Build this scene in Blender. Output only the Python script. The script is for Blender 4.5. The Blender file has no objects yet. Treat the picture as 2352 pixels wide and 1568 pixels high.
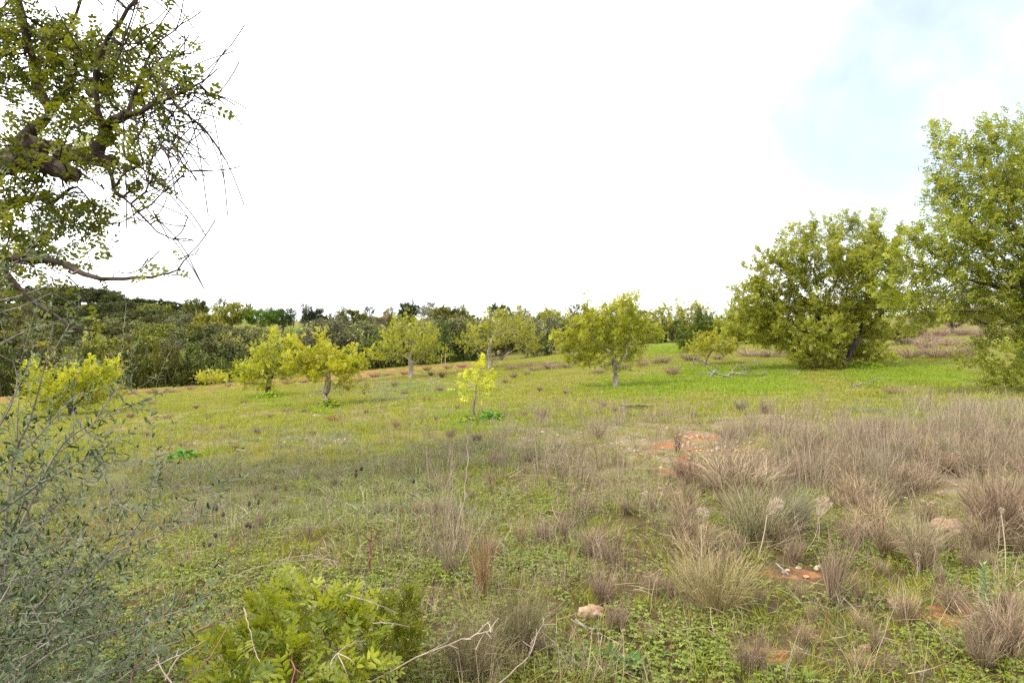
import bpy, math, random
import numpy as np
from mathutils import Vector

rng = np.random.default_rng(7)
random.seed(7)
sc = bpy.context.scene
COL = sc.collection
PI = math.pi

# ------------------------------------------------------------------ camera
EYE = 1.6
FPX, CU, CV, VH = 1568.0, 1176.0, 784.0, 740.0
PITCH = math.atan((CV - VH) / FPX)
cam_d = bpy.data.cameras.new('camera')
cam = bpy.data.objects.new('camera', cam_d)
COL.objects.link(cam)
cam.location = (0, 0, EYE)
cam.rotation_euler = (PI / 2 - PITCH, 0, 0)
cam_d.sensor_width = 36.0
cam_d.lens = 24.0
cam_d.clip_start = 0.05
cam_d.clip_end = 6000
sc.camera = cam

# ------------------------------------------------------------------ world: broken bright cloud
SUN_AZ, SUN_EL = math.radians(-118), math.radians(46)    # azimuth from +Y towards +X: behind and to the left
world = bpy.data.worlds.new('World')
sc.world = world
world.use_nodes = True
wt = world.node_tree
wt.nodes.clear()


def nd(tree, typ, **kw):
    n = tree.nodes.new(typ)
    for k, v in kw.items():
        setattr(n, k, v)
    return n


def mth(tree, op, a, b=None, clamp=False):
    n = tree.nodes.new('ShaderNodeMath')
    n.operation = op
    n.use_clamp = clamp
    for i, x in enumerate((a, b)):
        if x is None:
            continue
        if hasattr(x, 'is_output'):
            tree.links.new(x, n.inputs[i])
        else:
            n.inputs[i].default_value = x
    return n.outputs[0]


def mixc(tree, fac, a, b, blend='MIX'):
    n = tree.nodes.new('ShaderNodeMix')
    n.data_type = 'RGBA'
    n.blend_type = blend
    for i, x in ((0, fac), (6, a), (7, b)):
        if hasattr(x, 'is_output'):
            tree.links.new(x, n.inputs[i])
        elif i == 0:
            n.inputs[0].default_value = x
        else:
            n.inputs[i].default_value = (x[0], x[1], x[2], 1)
    return n.outputs[2]


def smooth(tree, x, lo, hi, to0=0.0, to1=1.0):
    n = tree.nodes.new('ShaderNodeMapRange')
    n.interpolation_type = 'SMOOTHSTEP'
    tree.links.new(x, n.inputs[0])
    n.inputs[1].default_value = lo
    n.inputs[2].default_value = hi
    n.inputs[3].default_value = to0
    n.inputs[4].default_value = to1
    return n.outputs[0]


def noise(tree, vec, scale, detail=4, rough=0.55):
    n = tree.nodes.new('ShaderNodeTexNoise')
    n.inputs['Scale'].default_value = scale
    n.inputs['Detail'].default_value = detail
    n.inputs['Roughness'].default_value = rough
    if vec is not None:
        tree.links.new(vec, n.inputs['Vector'])
    return n.outputs['Fac']


sky = nd(wt, 'ShaderNodeTexSky', sky_type='NISHITA')
sky.sun_disc = False
sky.sun_elevation = SUN_EL
sky.sun_rotation = SUN_AZ
sky.air_density = 1.0
sky.dust_density = 1.5
tcw = nd(wt, 'ShaderNodeTexCoord')
vdir = tcw.outputs['Generated']
cn = noise(wt, vdir, 3.2, 6, 0.55)
cn2 = noise(wt, vdir, 1.5, 3, 0.5)


def dirv(az, el):
    a, e = math.radians(az), math.radians(el)
    return (math.sin(a) * math.cos(e), math.cos(a) * math.cos(e), math.sin(e))


hole = None
for az, el, lo, hi in ((36, 21, 0.915, 0.992), (128, 38, 0.90, 0.99), (-160, 30, 0.93, 0.995), (-75, 58, 0.94, 0.995)):
    dp = nd(wt, 'ShaderNodeVectorMath', operation='DOT_PRODUCT')
    wt.links.new(vdir, dp.inputs[0])
    dp.inputs[1].default_value = dirv(az, el)
    h_ = smooth(wt, dp.outputs['Value'], lo, hi)
    hole = h_ if hole is None else mth(wt, 'MAXIMUM', hole, h_)
open_ = mth(wt, 'ADD', mth(wt, 'MULTIPLY', hole, 1.0), mth(wt, 'MULTIPLY', mth(wt, 'SUBTRACT', cn, 0.5), 1.9))
openm = mth(wt, 'POWER', smooth(wt, open_, 0.05, 1.15), 0.6)
CLOUD = 10.0
cl_b = mth(wt, 'MULTIPLY', smooth(wt, cn2, 0.3, 0.7, 0.85, 1.15), CLOUD)
cl_col = nd(wt, 'ShaderNodeVectorMath', operation='SCALE')
cl_col.inputs[0].default_value = (0.985, 1.0, 1.02)
wt.links.new(cl_b, cl_col.inputs['Scale'])
thin = nd(wt, 'ShaderNodeVectorMath', operation='MULTIPLY_ADD')      # thin veil over the blue
wt.links.new(sky.outputs[0], thin.inputs[0])
thin.inputs[1].default_value = (0.44, 0.44, 0.44)
thin.inputs[2].default_value = (1.66, 1.78, 1.98)
skyc = mixc(wt, openm, cl_col.outputs[0], thin.outputs[0])
bg = nd(wt, 'ShaderNodeBackground')
bg.inputs['Strength'].default_value = 0.1
wt.links.new(skyc, bg.inputs['Color'])
wo = nd(wt, 'ShaderNodeOutputWorld')
wt.links.new(bg.outputs[0], wo.inputs[0])

# ------------------------------------------------------------------ sun: veiled by cloud
sun_d = bpy.data.lights.new('sun', 'SUN')
sun_d.energy = 1.5
sun_d.angle = math.radians(10)
sun_d.color = (1.0, 0.94, 0.84)
sun = bpy.data.objects.new('sun', sun_d)
COL.objects.link(sun)
sv = Vector((math.sin(SUN_AZ) * math.cos(SUN_EL), math.cos(SUN_AZ) * math.cos(SUN_EL), math.sin(SUN_EL)))
sun.rotation_euler = sv.to_track_quat('Z', 'Y').to_euler()
sun.location = (-30, -20, 40)

sc.view_settings.view_transform = 'Standard'
sc.view_settings.look = 'None'
sc.view_settings.exposure = 1.62
sc.view_settings.gamma = 1.0
sc.view_settings.use_curve_mapping = False
sc.cycles.max_bounces = 7
sc.cycles.diffuse_bounces = 4
sc.cycles.glossy_bounces = 1
sc.cycles.transmission_bounces = 5
sc.cycles.use_denoising = False
sc.cycles.caustics_reflective = False
sc.cycles.caustics_refractive = False

# ------------------------------------------------------------------ maths helpers
cp_, sp_ = math.cos(PITCH), math.sin(PITCH)


def P(u, v, d):
    """photo position (2352 wide frame) at world depth Y = d -> world point; used to measure the place"""
    x, y = (u - CU) / FPX, (CV - v) / FPX
    dy, dz = cp_ + y * sp_, -sp_ + y * cp_
    return np.array((x * d / dy, d, EYE + dz * d / dy))


def UV(p):
    p = np.asarray(p, float)
    r = p - np.array((0, 0, EYE))
    f = r[..., 1] * cp_ - r[..., 2] * sp_
    f = np.maximum(f, 0.05)
    y = r[..., 1] * sp_ + r[..., 2] * cp_
    return CU + FPX * r[..., 0] / f, CV - FPX * y / f


def hash2(ix, iy, seed):
    h = (ix.astype(np.int64) * 374761393 + iy.astype(np.int64) * 668265263 + seed * 974634777) & 0xFFFFFFFF
    h = ((h ^ (h >> 13)) * 1274126177) & 0xFFFFFFFF
    return ((h ^ (h >> 16)) & 0xFFFF) / 65535.0


def vnoise(x, y, seed=0):
    x, y = np.asarray(x, float), np.asarray(y, float)
    ix, iy = np.floor(x), np.floor(y)
    fx, fy = x - ix, y - iy
    fx, fy = fx * fx * (3 - 2 * fx), fy * fy * (3 - 2 * fy)
    a, b = hash2(ix, iy, seed), hash2(ix + 1, iy, seed)
    c, d = hash2(ix, iy + 1, seed), hash2(ix + 1, iy + 1, seed)
    return (a * (1 - fx) + b * fx) * (1 - fy) + (c * (1 - fx) + d * fx) * fy


def fbm(x, y, seed=0, o=4):
    s, a, t = 0, 0.5, 0
    for i in range(o):
        s = s + a * vnoise(x * 2 ** i, y * 2 ** i, seed + i)
        t += a
        a *= 0.55
    return s / t


def sstep(x, a, b):
    t = np.clip((x - a) / (b - a), 0, 1)
    return t * t * (3 - 2 * t)


# ------------------------------------------------------------------ terrain height
ctrl = []
for uu in (-500, 0, 600, 1176, 1800, 2352, 2850):
    for d, z in ((0.6, 0.0), (1.5, 0.0), (3.0, 0.0)):
        p = P(uu, 740, d)
        ctrl.append((p[0], p[1], z))
rows = {
    5: ((0, 1305), (1176, 1252), (2352, 1228)),
    8: ((0, 1135), (600, 1100), (1176, 1068), (1800, 1045), (2352, 1035)),
    12: ((0, 1045), (600, 1012), (1176, 980), (1800, 955), (2352, 940)),
    18: ((0, 985), (600, 955), (1176, 925), (1700, 905), (2352, 892)),
    26: ((0, 948), (617, 913), (1176, 885), (1600, 866), (1960, 850), (2352, 842)),
    38: ((0, 925), (300, 907), (700, 880), (1176, 846), (1500, 822), (1960, 806), (2352, 790)),
    50: ((0, 914), (300, 894), (700, 861), (1060, 833), (1500, 800), (1800, 788), (2200, 772), (2700, 740)),
    60: ((0, 932), (300, 914), (700, 880), (1060, 846), (1500, 793), (1960, 768), (2352, 735), (2700, 715)),
    78: ((0, 902), (300, 896), (700, 866), (1060, 826), (1500, 780), (1960, 748), (2352, 705), (2700, 690)),
    110: ((0, 826), (300, 826), (700, 812), (1060, 792), (1500, 768), (1960, 738), (2352, 695)),
    160: ((0, 748), (300, 760), (700, 772), (1060, 765), (1500, 758), (1960, 733), (2352, 705)),
    220: ((0, 697), (250, 702), (400, 718), (500, 730), (700, 745), (1060, 746), (1500, 747), (1960, 736), (2352, 718)),
    400: ((0, 732), (300, 736), (700, 743), (1060, 745), (1500, 745), (2352, 738)),
    1500: ((0, 741), (1176, 741), (2352, 741)),
}
for d, lst in rows.items():
    for u, v in lst:
        p = P(u, v, d)
        ctrl.append((p[0], p[1], p[2]))
ctrl = np.array(ctrl)
THC = math.radians(46)


def tl(x, y):
    r = np.hypot(x, y)
    th = np.arctan2(x, y)
    return np.clip(th, -THC, THC) * 2.0, np.log(np.clip(r, 0.7, 1800)) * 1.0, th


c1, c2, _ = tl(ctrl[:, 0], ctrl[:, 1])


def tpsk(r2):
    return np.where(r2 > 1e-12, r2 * np.log(np.maximum(r2, 1e-12)), 0.0)


n_ = len(ctrl)
K = tpsk((c1[:, None] - c1[None]) ** 2 + (c2[:, None] - c2[None]) ** 2) + np.eye(n_) * 1e-3
Q = np.stack([np.ones(n_), c1, c2], 1)
A = np.block([[K, Q], [Q.T, np.zeros((3, 3))]])
W = np.linalg.solve(A, np.concatenate([ctrl[:, 2], np.zeros(3)]))


def tps(a, b):
    a, b = np.ravel(a), np.ravel(b)
    out = np.empty(len(a))
    for i in range(0, len(a), 20000):
        aa, bb = a[i:i + 20000], b[i:i + 20000]
        k = tpsk((aa[:, None] - c1[None]) ** 2 + (bb[:, None] - c2[None]) ** 2)
        out[i:i + 20000] = k @ W[:n_] + W[n_] + W[n_ + 1] * aa + W[n_ + 2] * bb
    return out


def H(x, y, fine=True):
    x, y = np.atleast_1d(np.asarray(x, float)), np.atleast_1d(np.asarray(y, float))
    a, b, th = tl(x, y)
    w = sstep(np.abs(th), math.radians(70), math.radians(170))
    z = tps(a, b)
    if np.any(w > 0):
        z = z * (1 - w) + w * tps(np.zeros_like(a), b)
    if fine:
        r = np.hypot(x, y)
        z = z + (fbm(x * 0.9, y * 0.9, 3) - 0.5) * 0.10 * sstep(r, 1, 5) + (fbm(x * 4, y * 4, 9, 3) - 0.5) * 0.05 \
            + (fbm(x * 0.12, y * 0.12, 21, 3) - 0.5) * 0.5 * sstep(r, 20, 70)
    return z


_ds = np.exp(np.linspace(math.log(1.2), math.log(500), 900))


def hit(u, v):
    """the spot on the ground that the photo shows at (u, v)"""
    pts = np.stack([P(u, v, d) for d in (1.0, 2.0)])
    dirn = pts[1] - pts[0]
    xs, zs = pts[0][0] + dirn[0] * (_ds - 1), pts[0][2] + dirn[2] * (_ds - 1)
    below = zs < H(xs, _ds)
    i = int(np.argmax(below)) if below.any() else len(_ds) - 1
    x, y = xs[i], _ds[i]
    return np.array((x, y, H(x, y)[0]))


def at(u, d):
    p = P(u, 740, d)
    return np.array((p[0], d, H(p[0], d)[0]))


# ------------------------------------------------------------------ what grows where (albedo and cover masks)
def ell(u, v, items):
    m = np.zeros_like(u)
    for it in items:
        cu, cv, ru, rv = it[:4]
        s = it[4] if len(it) > 4 else 1.0
        q = ((u - cu) / ru) ** 2 + ((v - cv) / rv) ** 2
        m = np.maximum(m, s * (1 - sstep(q, 0.3, 1.5)))
    return m


RED = [(1600, 1030, 120, 20), (1530, 1120, 60, 30), (1560, 1075, 50, 26), (2160, 1135, 60, 14), (2160, 1405, 110, 34), (1810, 1325, 55, 22),
       (700, 1028, 130, 5, .7), (2150, 762, 40, 6, .8), (1350, 1040, 160, 12, .5), (2000, 985, 250, 9, .5), (1380, 1450, 60, 16, .5),
       (1250, 1010, 120, 8, .4), (1900, 1050, 160, 14, .5), (2180, 1210, 80, 26, .6), (1760, 1500, 60, 18, .6), (1960, 885, 60, 6, .5)]
LUSH = [(1640, 882, 230, 26), (1700, 850, 200, 16, .8), (2080, 858, 170, 26), (1100, 970, 90, 16), (757, 938, 70, 9, .9), (617, 914, 70, 7, .9), (435, 1056, 75, 9),
        (1420, 888, 80, 10, .9), (500, 735, 70, 14), (1540, 800, 60, 18, .8), (1050, 905, 120, 10, .6), (800, 830, 60, 6), (940, 885, 60, 6, .7), (700, 757, 60, 12, .8)]
DRY = [(1700, 1005, 560, 52), (2050, 1110, 420, 130), (2250, 1000, 240, 60), (1450, 1060, 300, 60, .8), (1180, 1010, 160, 30, .7), (1700, 1160, 250, 90, .7), (2250, 780, 170, 60, .5),
       (1000, 880, 300, 10, .6), (700, 950, 120, 7, .9), (480, 1000, 190, 9, 1), (900, 958, 170, 6, .9), (330, 960, 140, 8, .8), (620, 1012, 160, 6, .8), (560, 935, 120, 5, .8), (1000, 925, 120, 5, .7), (1300, 915, 160, 6, .7), (1560, 925, 160, 7, .6), (1850, 900, 140, 7, .6), (2100, 890, 120, 8, .7), (820, 1060, 300, 12, .4), (2150, 900, 120, 14, .6), (1500, 1430, 900, 200, .35), (1150, 760, 90, 8)]
HERB = [(600, 1130, 560, 78), (880, 895, 160, 16, .9), (760, 1020, 260, 12, .9), (1150, 1050, 260, 50, .8), (2200, 955, 240, 14), (900, 1200, 500, 60, .7), (1250, 975, 160, 14, .6)]


def masks(x, y, z):
    u, v = UV(np.stack([x, y, z], -1))
    front = y > 0.6
    r = np.hypot(x, y)
    lim = np.clip(14 / np.maximum(r, 1), 0.15, 1)          # wobble of the patch edges
    u = u + (fbm(x * 1.3, y * 1.3, 31) - 0.5) * 240 * lim
    v = v + (fbm(x * 1.1, y * 1.1, 37) - 0.5) * 130 * lim
    red = ell(u, v, RED)
    line = np.interp(u, [-200, 250, 700, 1060, 1300], [925, 903, 872, 838, 815])
    red = np.maximum(red, (1 - sstep(np.abs(v - line), 4, 15)) * (1 - sstep(u, 1050, 1250)) * sstep(r, 24, 30) * 0.72)
    lush, dry, herb = ell(u, v, LUSH), ell(u, v, DRY), ell(u, v, HERB)
    far = sstep(r, 52, 60)
    red = np.where(front, red, 0)
    return red, np.where(front, lush, 0.2), np.where(front, dry, 0.3), np.where(front, herb, 0.2), far, u, v


# ------------------------------------------------------------------ mesh helpers
def mesh(name, verts, faces, mats, tint=None, midx=None, smooth_=False):
    """faces: list of (N,k) int arrays"""
    me = bpy.data.meshes.new(name)
    verts = np.asarray(verts, np.float32)
    me.vertices.add(len(verts))
    me.vertices.foreach_set('co', verts.ravel())
    faces = [np.asarray(f, np.int32) for f in faces if len(f)]
    if faces:
        loops = np.concatenate([f.ravel() for f in faces])
        sizes = np.concatenate([np.full(len(f), f.shape[1], np.int32) for f in faces])
        starts = np.concatenate([[0], np.cumsum(sizes)[:-1]]).astype(np.int32)
        me.loops.add(len(loops))
        me.loops.foreach_set('vertex_index', loops)
        me.polygons.add(len(sizes))
        me.polygons.foreach_set('loop_start', starts)
        me.polygons.foreach_set('loop_total', sizes)
        if smooth_:
            me.polygons.foreach_set('use_smooth', np.ones(len(sizes), bool))
        if midx is not None:
            me.polygons.foreach_set('material_index', np.asarray(midx, np.int32))
    for m in (mats if isinstance(mats, (list, tuple)) else [mats]):
        me.materials.append(m)
    if tint is not None:
        at_ = me.attributes.new('tint', 'FLOAT', 'POINT')
        at_.data.foreach_set('value', np.asarray(tint, np.float32))
    me.update(calc_edges=True)
    me.validate(verbose=False)
    return me


def obj(name, me, parent=None, loc=None, kind=None):
    o = bpy.data.objects.new(name, me)
    COL.objects.link(o)
    if parent is not None:
        o.parent = parent
    if loc is not None:
        o.location = [float(c) for c in loc]
    if kind:
        o['kind'] = kind
    return o


def thing(name, label, cat, loc, group=None, rz=0.0, scale=1.0):
    o = bpy.data.objects.new(name, None)
    o.empty_display_size = 0.1
    COL.objects.link(o)
    o.location = [float(c) for c in loc]
    o.rotation_euler = (0, 0, rz)
    o.scale = (scale,) * 3 if not hasattr(scale, '__len__') else scale
    tag(o, label, cat, group)
    return o


def tag(o, label, cat, group=None):
    o['label'] = label
    o['category'] = cat
    if group:
        o['group'] = group
    return o


def unit(a):
    return a / np.maximum(np.linalg.norm(a, axis=-1, keepdims=True), 1e-9)


def place(tv, tf, pos, X, Z, scale):
    """copies of a small template (verts tv, quad/tri faces tf) at pos with axis X and approximate normal Z"""
    X = unit(X)
    Z = unit(Z - X * np.sum(X * Z, -1, keepdims=True))
    Y = np.cross(Z, X)
    s = np.broadcast_to(np.asarray(scale, float), (len(pos),))[:, None, None]
    v = (tv[None, :, 0:1] * X[:, None] + tv[None, :, 1:2] * Y[:, None] + tv[None, :, 2:3] * Z[:, None]) * s + pos[:, None]
    off = (np.arange(len(pos)) * len(tv))[:, None, None]
    return v.reshape(-1, 3), (np.asarray(tf)[None] + off).reshape(-1, np.asarray(tf).shape[1])


def leaf_t(L, Wd, fold=0.25, bend=0.15, fine=True):
    """one leaf along +x"""
    h = Wd / 2
    if fine:
        v = [(0, 0, 0), (L * .3, h * .9, h * fold), (L * .68, h * .85, h * fold - L * bend * .4), (L, 0, -L * bend), (L * .68, -h * .85, h * fold - L * bend * .4), (L * .3, -h * .9, h * fold)]
        return np.array(v, float), np.array([(0, 1, 2, 3), (0, 3, 4, 5)])
    v = [(0, 0, 0), (L * .5, h, h * fold), (L, 0, -L * bend), (L * .5, -h, h * fold)]
    return np.array(v, float), np.array([(0, 1, 2, 3)])


def join(parts):
    vs, fs, n = [], [], 0
    for v, f in parts:
        vs.append(v)
        fs.append(np.asarray(f) + n)
        n += len(v)
    return np.concatenate(vs), np.concatenate(fs)


def spray_t(L=.15, pairs=3, ll=.05, lw=.03, fine=False, terminal=True, ang=62, rs=None):
    """a pinnate leaf along +x: pairs of leaflets on a rachis"""
    rs = rs or np.random.default_rng(3)
    tv, tf = leaf_t(ll, lw, fine=fine)
    pos, X, Z = [], [], []
    for i in range(pairs):
        x = L * (0.3 + 0.7 * i / max(pairs - 1, 1)) if pairs > 1 else L * .6
        for s in (-1, 1):
            a = math.radians(ang + rs.uniform(-12, 12))
            pos.append((x, 0, -0.12 * x * x / L))
            X.append((math.cos(a), s * math.sin(a), rs.uniform(.05, .3)))
            Z.append((rs.uniform(-.2, .2), -s * .25, 1))
    if terminal:
        pos.append((L, 0, -0.12 * L))
        X.append((1, 0, -.1))
        Z.append((0, 0, 1))
    return place(tv, tf, np.array(pos, float), np.array(X, float), np.array(Z, float), 1.0)


def tube_chain(pts, rad, sides):
    pts = np.asarray(pts, float)
    t = unit(np.gradient(pts, axis=0))
    ref = np.array((0, 0, 1.0)) if abs(t[:, 2]).mean() < .8 else np.array((1.0, 0, 0))
    a = unit(np.cross(t, ref))
    b = np.cross(t, a)
    an = np.arange(sides) * 2 * PI / sides
    v = pts[:, None] + np.asarray(rad)[:, None, None] * (np.cos(an)[None, :, None] * a[:, None] + np.sin(an)[None, :, None] * b[:, None])
    n = len(pts)
    i = np.arange(n - 1)[:, None] * sides
    j = np.arange(sides)[None]
    k = (j + 1) % sides
    f = np.stack([i + j, i + k, i + sides + k, i + sides + j], -1).reshape(-1, 4)
    return v.reshape(-1, 3), f


class Wood:
    def __init__(self):
        self.v, self.f, self.n = [], [], 0

    def add(self, v, f):
        self.v.append(v)
        self.f.append(f + self.n)
        self.n += len(v)

    def chain(self, pts, rad, sides=4):
        self.add(*tube_chain(pts, rad, sides))

    def get(self):
        return np.concatenate(self.v), np.concatenate(self.f)


def grow(attr, pos, par, D, di, dk, iters, rs, trop=(0, 0, 0), jit=.25):
    """space colonisation from the given nodes"""
    pos = [np.asarray(p, float) for p in pos]
    par = list(par)
    attr = np.asarray(attr, float)
    base = np.stack(pos)
    d = np.linalg.norm(attr[:, None] - base[None], axis=-1)
    ni, nd_ = d.argmin(1), d.min(1)
    alive = nd_ > dk
    trop = np.asarray(trop, float)
    for _ in range(iters):
        act = alive & (nd_ < di)
        if not act.any():
            break
        idx = ni[act]
        P_ = np.stack(pos)
        dirs = unit(attr[act] - P_[idx])
        uq, inv = np.unique(idx, return_inverse=True)
        acc = np.zeros((len(uq), 3))
        np.add.at(acc, inv, dirs)
        acc = unit(unit(acc) + trop + rs.normal(0, jit, acc.shape))
        new = P_[uq] + acc * D
        s0 = len(pos)
        for q in range(len(uq)):
            pos.append(new[q])
            par.append(int(uq[q]))
        dn = np.linalg.norm(attr[:, None] - new[None], axis=-1)
        m = dn.min(1)
        better = m < nd_
        ni = np.where(better, dn.argmin(1) + s0, ni)
        nd_ = np.minimum(nd_, m)
        alive &= nd_ > dk
    return np.stack(pos), np.array(par)


def skeleton(pos, par, tip, R):
    """pipe-model radii; returns radius, children lists and growth direction"""
    n = len(pos)
    ch = [[] for _ in range(n)]
    for i in range(n):
        if par[i] >= 0:
            ch[par[i]].append(i)
    order, st = [], [i for i in range(n) if par[i] < 0]
    while st:
        q = st.pop()
        order.append(q)
        st.extend(ch[q])
    r = np.zeros(n)
    for i in reversed(order):
        r[i] = (sum(r[c] ** 2.3 for c in ch[i]) ** (1 / 2.3)) if ch[i] else 1.0
    mx = r.max()
    r = tip * r ** (math.log(R / tip) / max(math.log(mx), 1e-6))
    dr = np.zeros((n, 3))
    for i in range(n):
        dr[i] = pos[i] - pos[par[i]] if par[i] >= 0 else (0, 0, 1)
    return r, ch, unit(dr)


def wood_from(pos, par, r, ch, minr=0.0, big=.02):
    w = Wood()
    roots = [i for i in range(len(pos)) if par[i] < 0]
    st = [(q, None) for q in roots]
    while st:
        q, p0 = st.pop()
        pts, rad = [], []
        if p0 is not None:
            pts.append(pos[p0])
            rad.append(min(r[p0], r[q] * 1.25))
        while True:
            pts.append(pos[q])
            rad.append(r[q])
            if not ch[q]:
                break
            c = sorted(ch[q], key=lambda k: -r[k])
            for k in c[1:]:
                st.append((k, q))
            q = c[0]
        if len(pts) > 1 and max(rad) > minr:
            rr = np.array(rad)
            w.chain(np.array(pts), rr, 7 if rr.max() > .05 else (5 if rr.max() > big else 3))
    return w


def ellpts(blobs, n, rs, shell=.35):
    """random points inside a union of ellipsoids (centre, radii, weight)"""
    vol = np.array([np.prod(b[1]) ** .68 * (b[2] if len(b) > 2 else 1) for b in blobs])
    cnt = rs.multinomial(n, vol / vol.sum())
    out = []
    for b, c in zip(blobs, cnt):
        d = unit(rs.normal(size=(c, 3)))
        rr = (shell + (1 - shell) * rs.random(c)) ** (1 / 2.0)
        out.append(np.asarray(b[0]) + d * rr[:, None] * np.asarray(b[1]))
    return np.concatenate(out)


LAB = []                                  # (object, noun phrase, group, landmark set): named at the end by what they stand beside
ORD = ['first', 'second', 'third', 'fourth', 'fifth', 'sixth', 'seventh', 'eighth', 'ninth', 'tenth', 'eleventh', 'twelfth', 'thirteenth', 'fourteenth', 'fifteenth', 'sixteenth', 'seventeenth', 'eighteenth', 'nineteenth', 'twentieth']


def name_by_neighbours(marks, flat):
    buckets = {}
    for o, noun, mset in LAB:
        u, v = UV(np.array(o.location))
        best = min(marks[mset], key=lambda m: math.hypot(m[1] - u, (m[2] - v) * flat))
        du, dv = u - best[1], (v - best[2]) * flat
        side = (('left of', 'right of')[int(du > 0)] if abs(du) > abs(dv) else ('beyond', 'in front of')[int(dv > 0)])
        buckets.setdefault((noun, best[0], side), []).append((math.hypot(du, dv), o))
    for (noun, mark, side), lst in buckets.items():
        lst.sort(key=lambda q: q[0])
        for i, (_, o) in enumerate(lst):
            o['label'] = f"{noun} just {side} {mark}" if len(lst) == 1 else f"{ORD[min(i, 19)]} {noun} {side} {mark}"


# ------------------------------------------------------------------ materials
def newmat(name):
    m = bpy.data.materials.new(name)
    m.use_nodes = True
    t = m.node_tree
    t.nodes.clear()
    out = t.nodes.new('ShaderNodeOutputMaterial')
    return m, t, out


def leaf_mat(name, dark, light, trans=.3, rough=.45, spec=.35, under=None, objcol=False, island=.35, tcol=None):
    m, t, out = newmat(name)
    a = nd(t, 'ShaderNodeAttribute', attribute_name='tint')
    g = nd(t, 'ShaderNodeNewGeometry')
    oi = nd(t, 'ShaderNodeObjectInfo')
    f = mth(t, 'ADD', a.outputs['Fac'], mth(t, 'MULTIPLY', mth(t, 'SUBTRACT', g.outputs['Random Per Island'], .5), island), True)
    c = mixc(t, f, dark, light)
    if objcol:
        c = mixc(t, 1.0, c, oi.outputs['Color'], 'MULTIPLY')
    else:
        hs = nd(t, 'ShaderNodeHueSaturation')
        t.links.new(c, hs.inputs['Color'])
        t.links.new(smooth(t, oi.outputs['Random'], 0, 1, .495, .505), hs.inputs['Hue'])
        t.links.new(smooth(t, oi.outputs['Random'], 0, 1, .93, 1.07), hs.inputs['Value'])
        c = hs.outputs[0]
    top = c
    if under is not None:
        top = mixc(t, g.outputs['Backfacing'], c, under)
    p = nd(t, 'ShaderNodeBsdfPrincipled')
    t.links.new(top, p.inputs['Base Color'])
    p.inputs['Roughness'].default_value = rough
    p.inputs['Specular IOR Level'].default_value = spec
    if trans > 0:
        tr = nd(t, 'ShaderNodeBsdfTranslucent')
        tc = mixc(t, 1.0, c, tcol or (1.15, 1.1, .6), 'MULTIPLY')
        t.links.new(tc, tr.inputs['Color'])
        mx = nd(t, 'ShaderNodeMixShader')
        mx.inputs[0].default_value = trans
        t.links.new(p.outputs[0], mx.inputs[1])
        t.links.new(tr.outputs[0], mx.inputs[2])
        t.links.new(mx.outputs[0], out.inputs[0])
    else:
        t.links.new(p.outputs[0], out.inputs[0])
    return m


def bark_mat(name, c1_, c2_, scale=14, bump=.6, objcol=False):
    m, t, out = newmat(name)
    tc = nd(t, 'ShaderNodeTexCoord')
    mp = nd(t, 'ShaderNodeMapping')
    mp.inputs['Scale'].default_value = (1, 1, .35)
    t.links.new(tc.outputs['Object'], mp.inputs[0])
    n1 = noise(t, mp.outputs[0], scale, 6, .65)
    n2 = noise(t, tc.outputs['Object'], scale * .25, 3, .5)
    f = smooth(t, mth(t, 'ADD', mth(t, 'MULTIPLY', n1, .6), mth(t, 'MULTIPLY', n2, .4)), .35, .65)
    c = mixc(t, f, c1_, c2_)
    if objcol:
        oi = nd(t, 'ShaderNodeObjectInfo')
        c = mixc(t, 1.0, c, oi.outputs['Color'], 'MULTIPLY')
    p = nd(t, 'ShaderNodeBsdfPrincipled')
    t.links.new(c, p.inputs['Base Color'])
    p.inputs['Roughness'].default_value = .85
    p.inputs['Specular IOR Level'].default_value = .2
    b = nd(t, 'ShaderNodeBump')
    b.inputs['Strength'].default_value = bump
    b.inputs['Distance'].default_value = .02
    t.links.new(n1, b.inputs['Height'])
    t.links.new(b.outputs[0], p.inputs['Normal'])
    t.links.new(p.outputs[0], out.inputs[0])
    return m


def stem_mat(name, c1_, c2_, objcol=False, trans=0.0):
    return leaf_mat(name, c1_, c2_, trans=trans, rough=.7, spec=.15, objcol=objcol, island=.8)


M = {}
M['carob'] = leaf_mat('carob_leaf', (.115, .145, .018), (.40, .41, .058), .46)
M['carob_y'] = leaf_mat('yellow_carob_leaf', (.19, .215, .012), (.54, .53, .04), .45)
M['carob_m'] = leaf_mat('field_carob_leaf', (.17, .19, .018), (.46, .46, .045), .45)
M['carob_fg'] = leaf_mat('overhanging_carob_leaf', (.055, .08, .008), (.25, .265, .024), .38)
M['olive'] = leaf_mat('wild_olive_leaf', (.022, .043, .014), (.085, .118, .036), .16, .6, .12, under=(.135, .165, .085))
M['mastic'] = leaf_mat('mastic_leaf', (.12, .17, .012), (.41, .43, .032), .40, .38, .45)
M['clover'] = leaf_mat('clover_leaf', (.11, .155, .018), (.29, .335, .06), .36, .5, .25)
M['grass'] = leaf_mat('grass_blade', (.14, .16, .018), (.38, .38, .05), .34, .5, .25)
M['lushgrass'] = leaf_mat('lush_grass_blade', (.115, .18, .013), (.30, .375, .03), .36, .5, .25)
M['herb'] = leaf_mat('grey_herb', (.13, .135, .06), (.35, .35, .205), .25, .7, .1)
M['straw'] = stem_mat('dry_straw', (.15, .105, .06), (.38, .30, .185))
M['brownstem'] = stem_mat('brown_dead_stem', (.125, .092, .058), (.37, .29, .20))
M['heath'] = stem_mat('dry_heath_stem', (.125, .095, .06), (.41, .33, .235), objcol=True)
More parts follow.
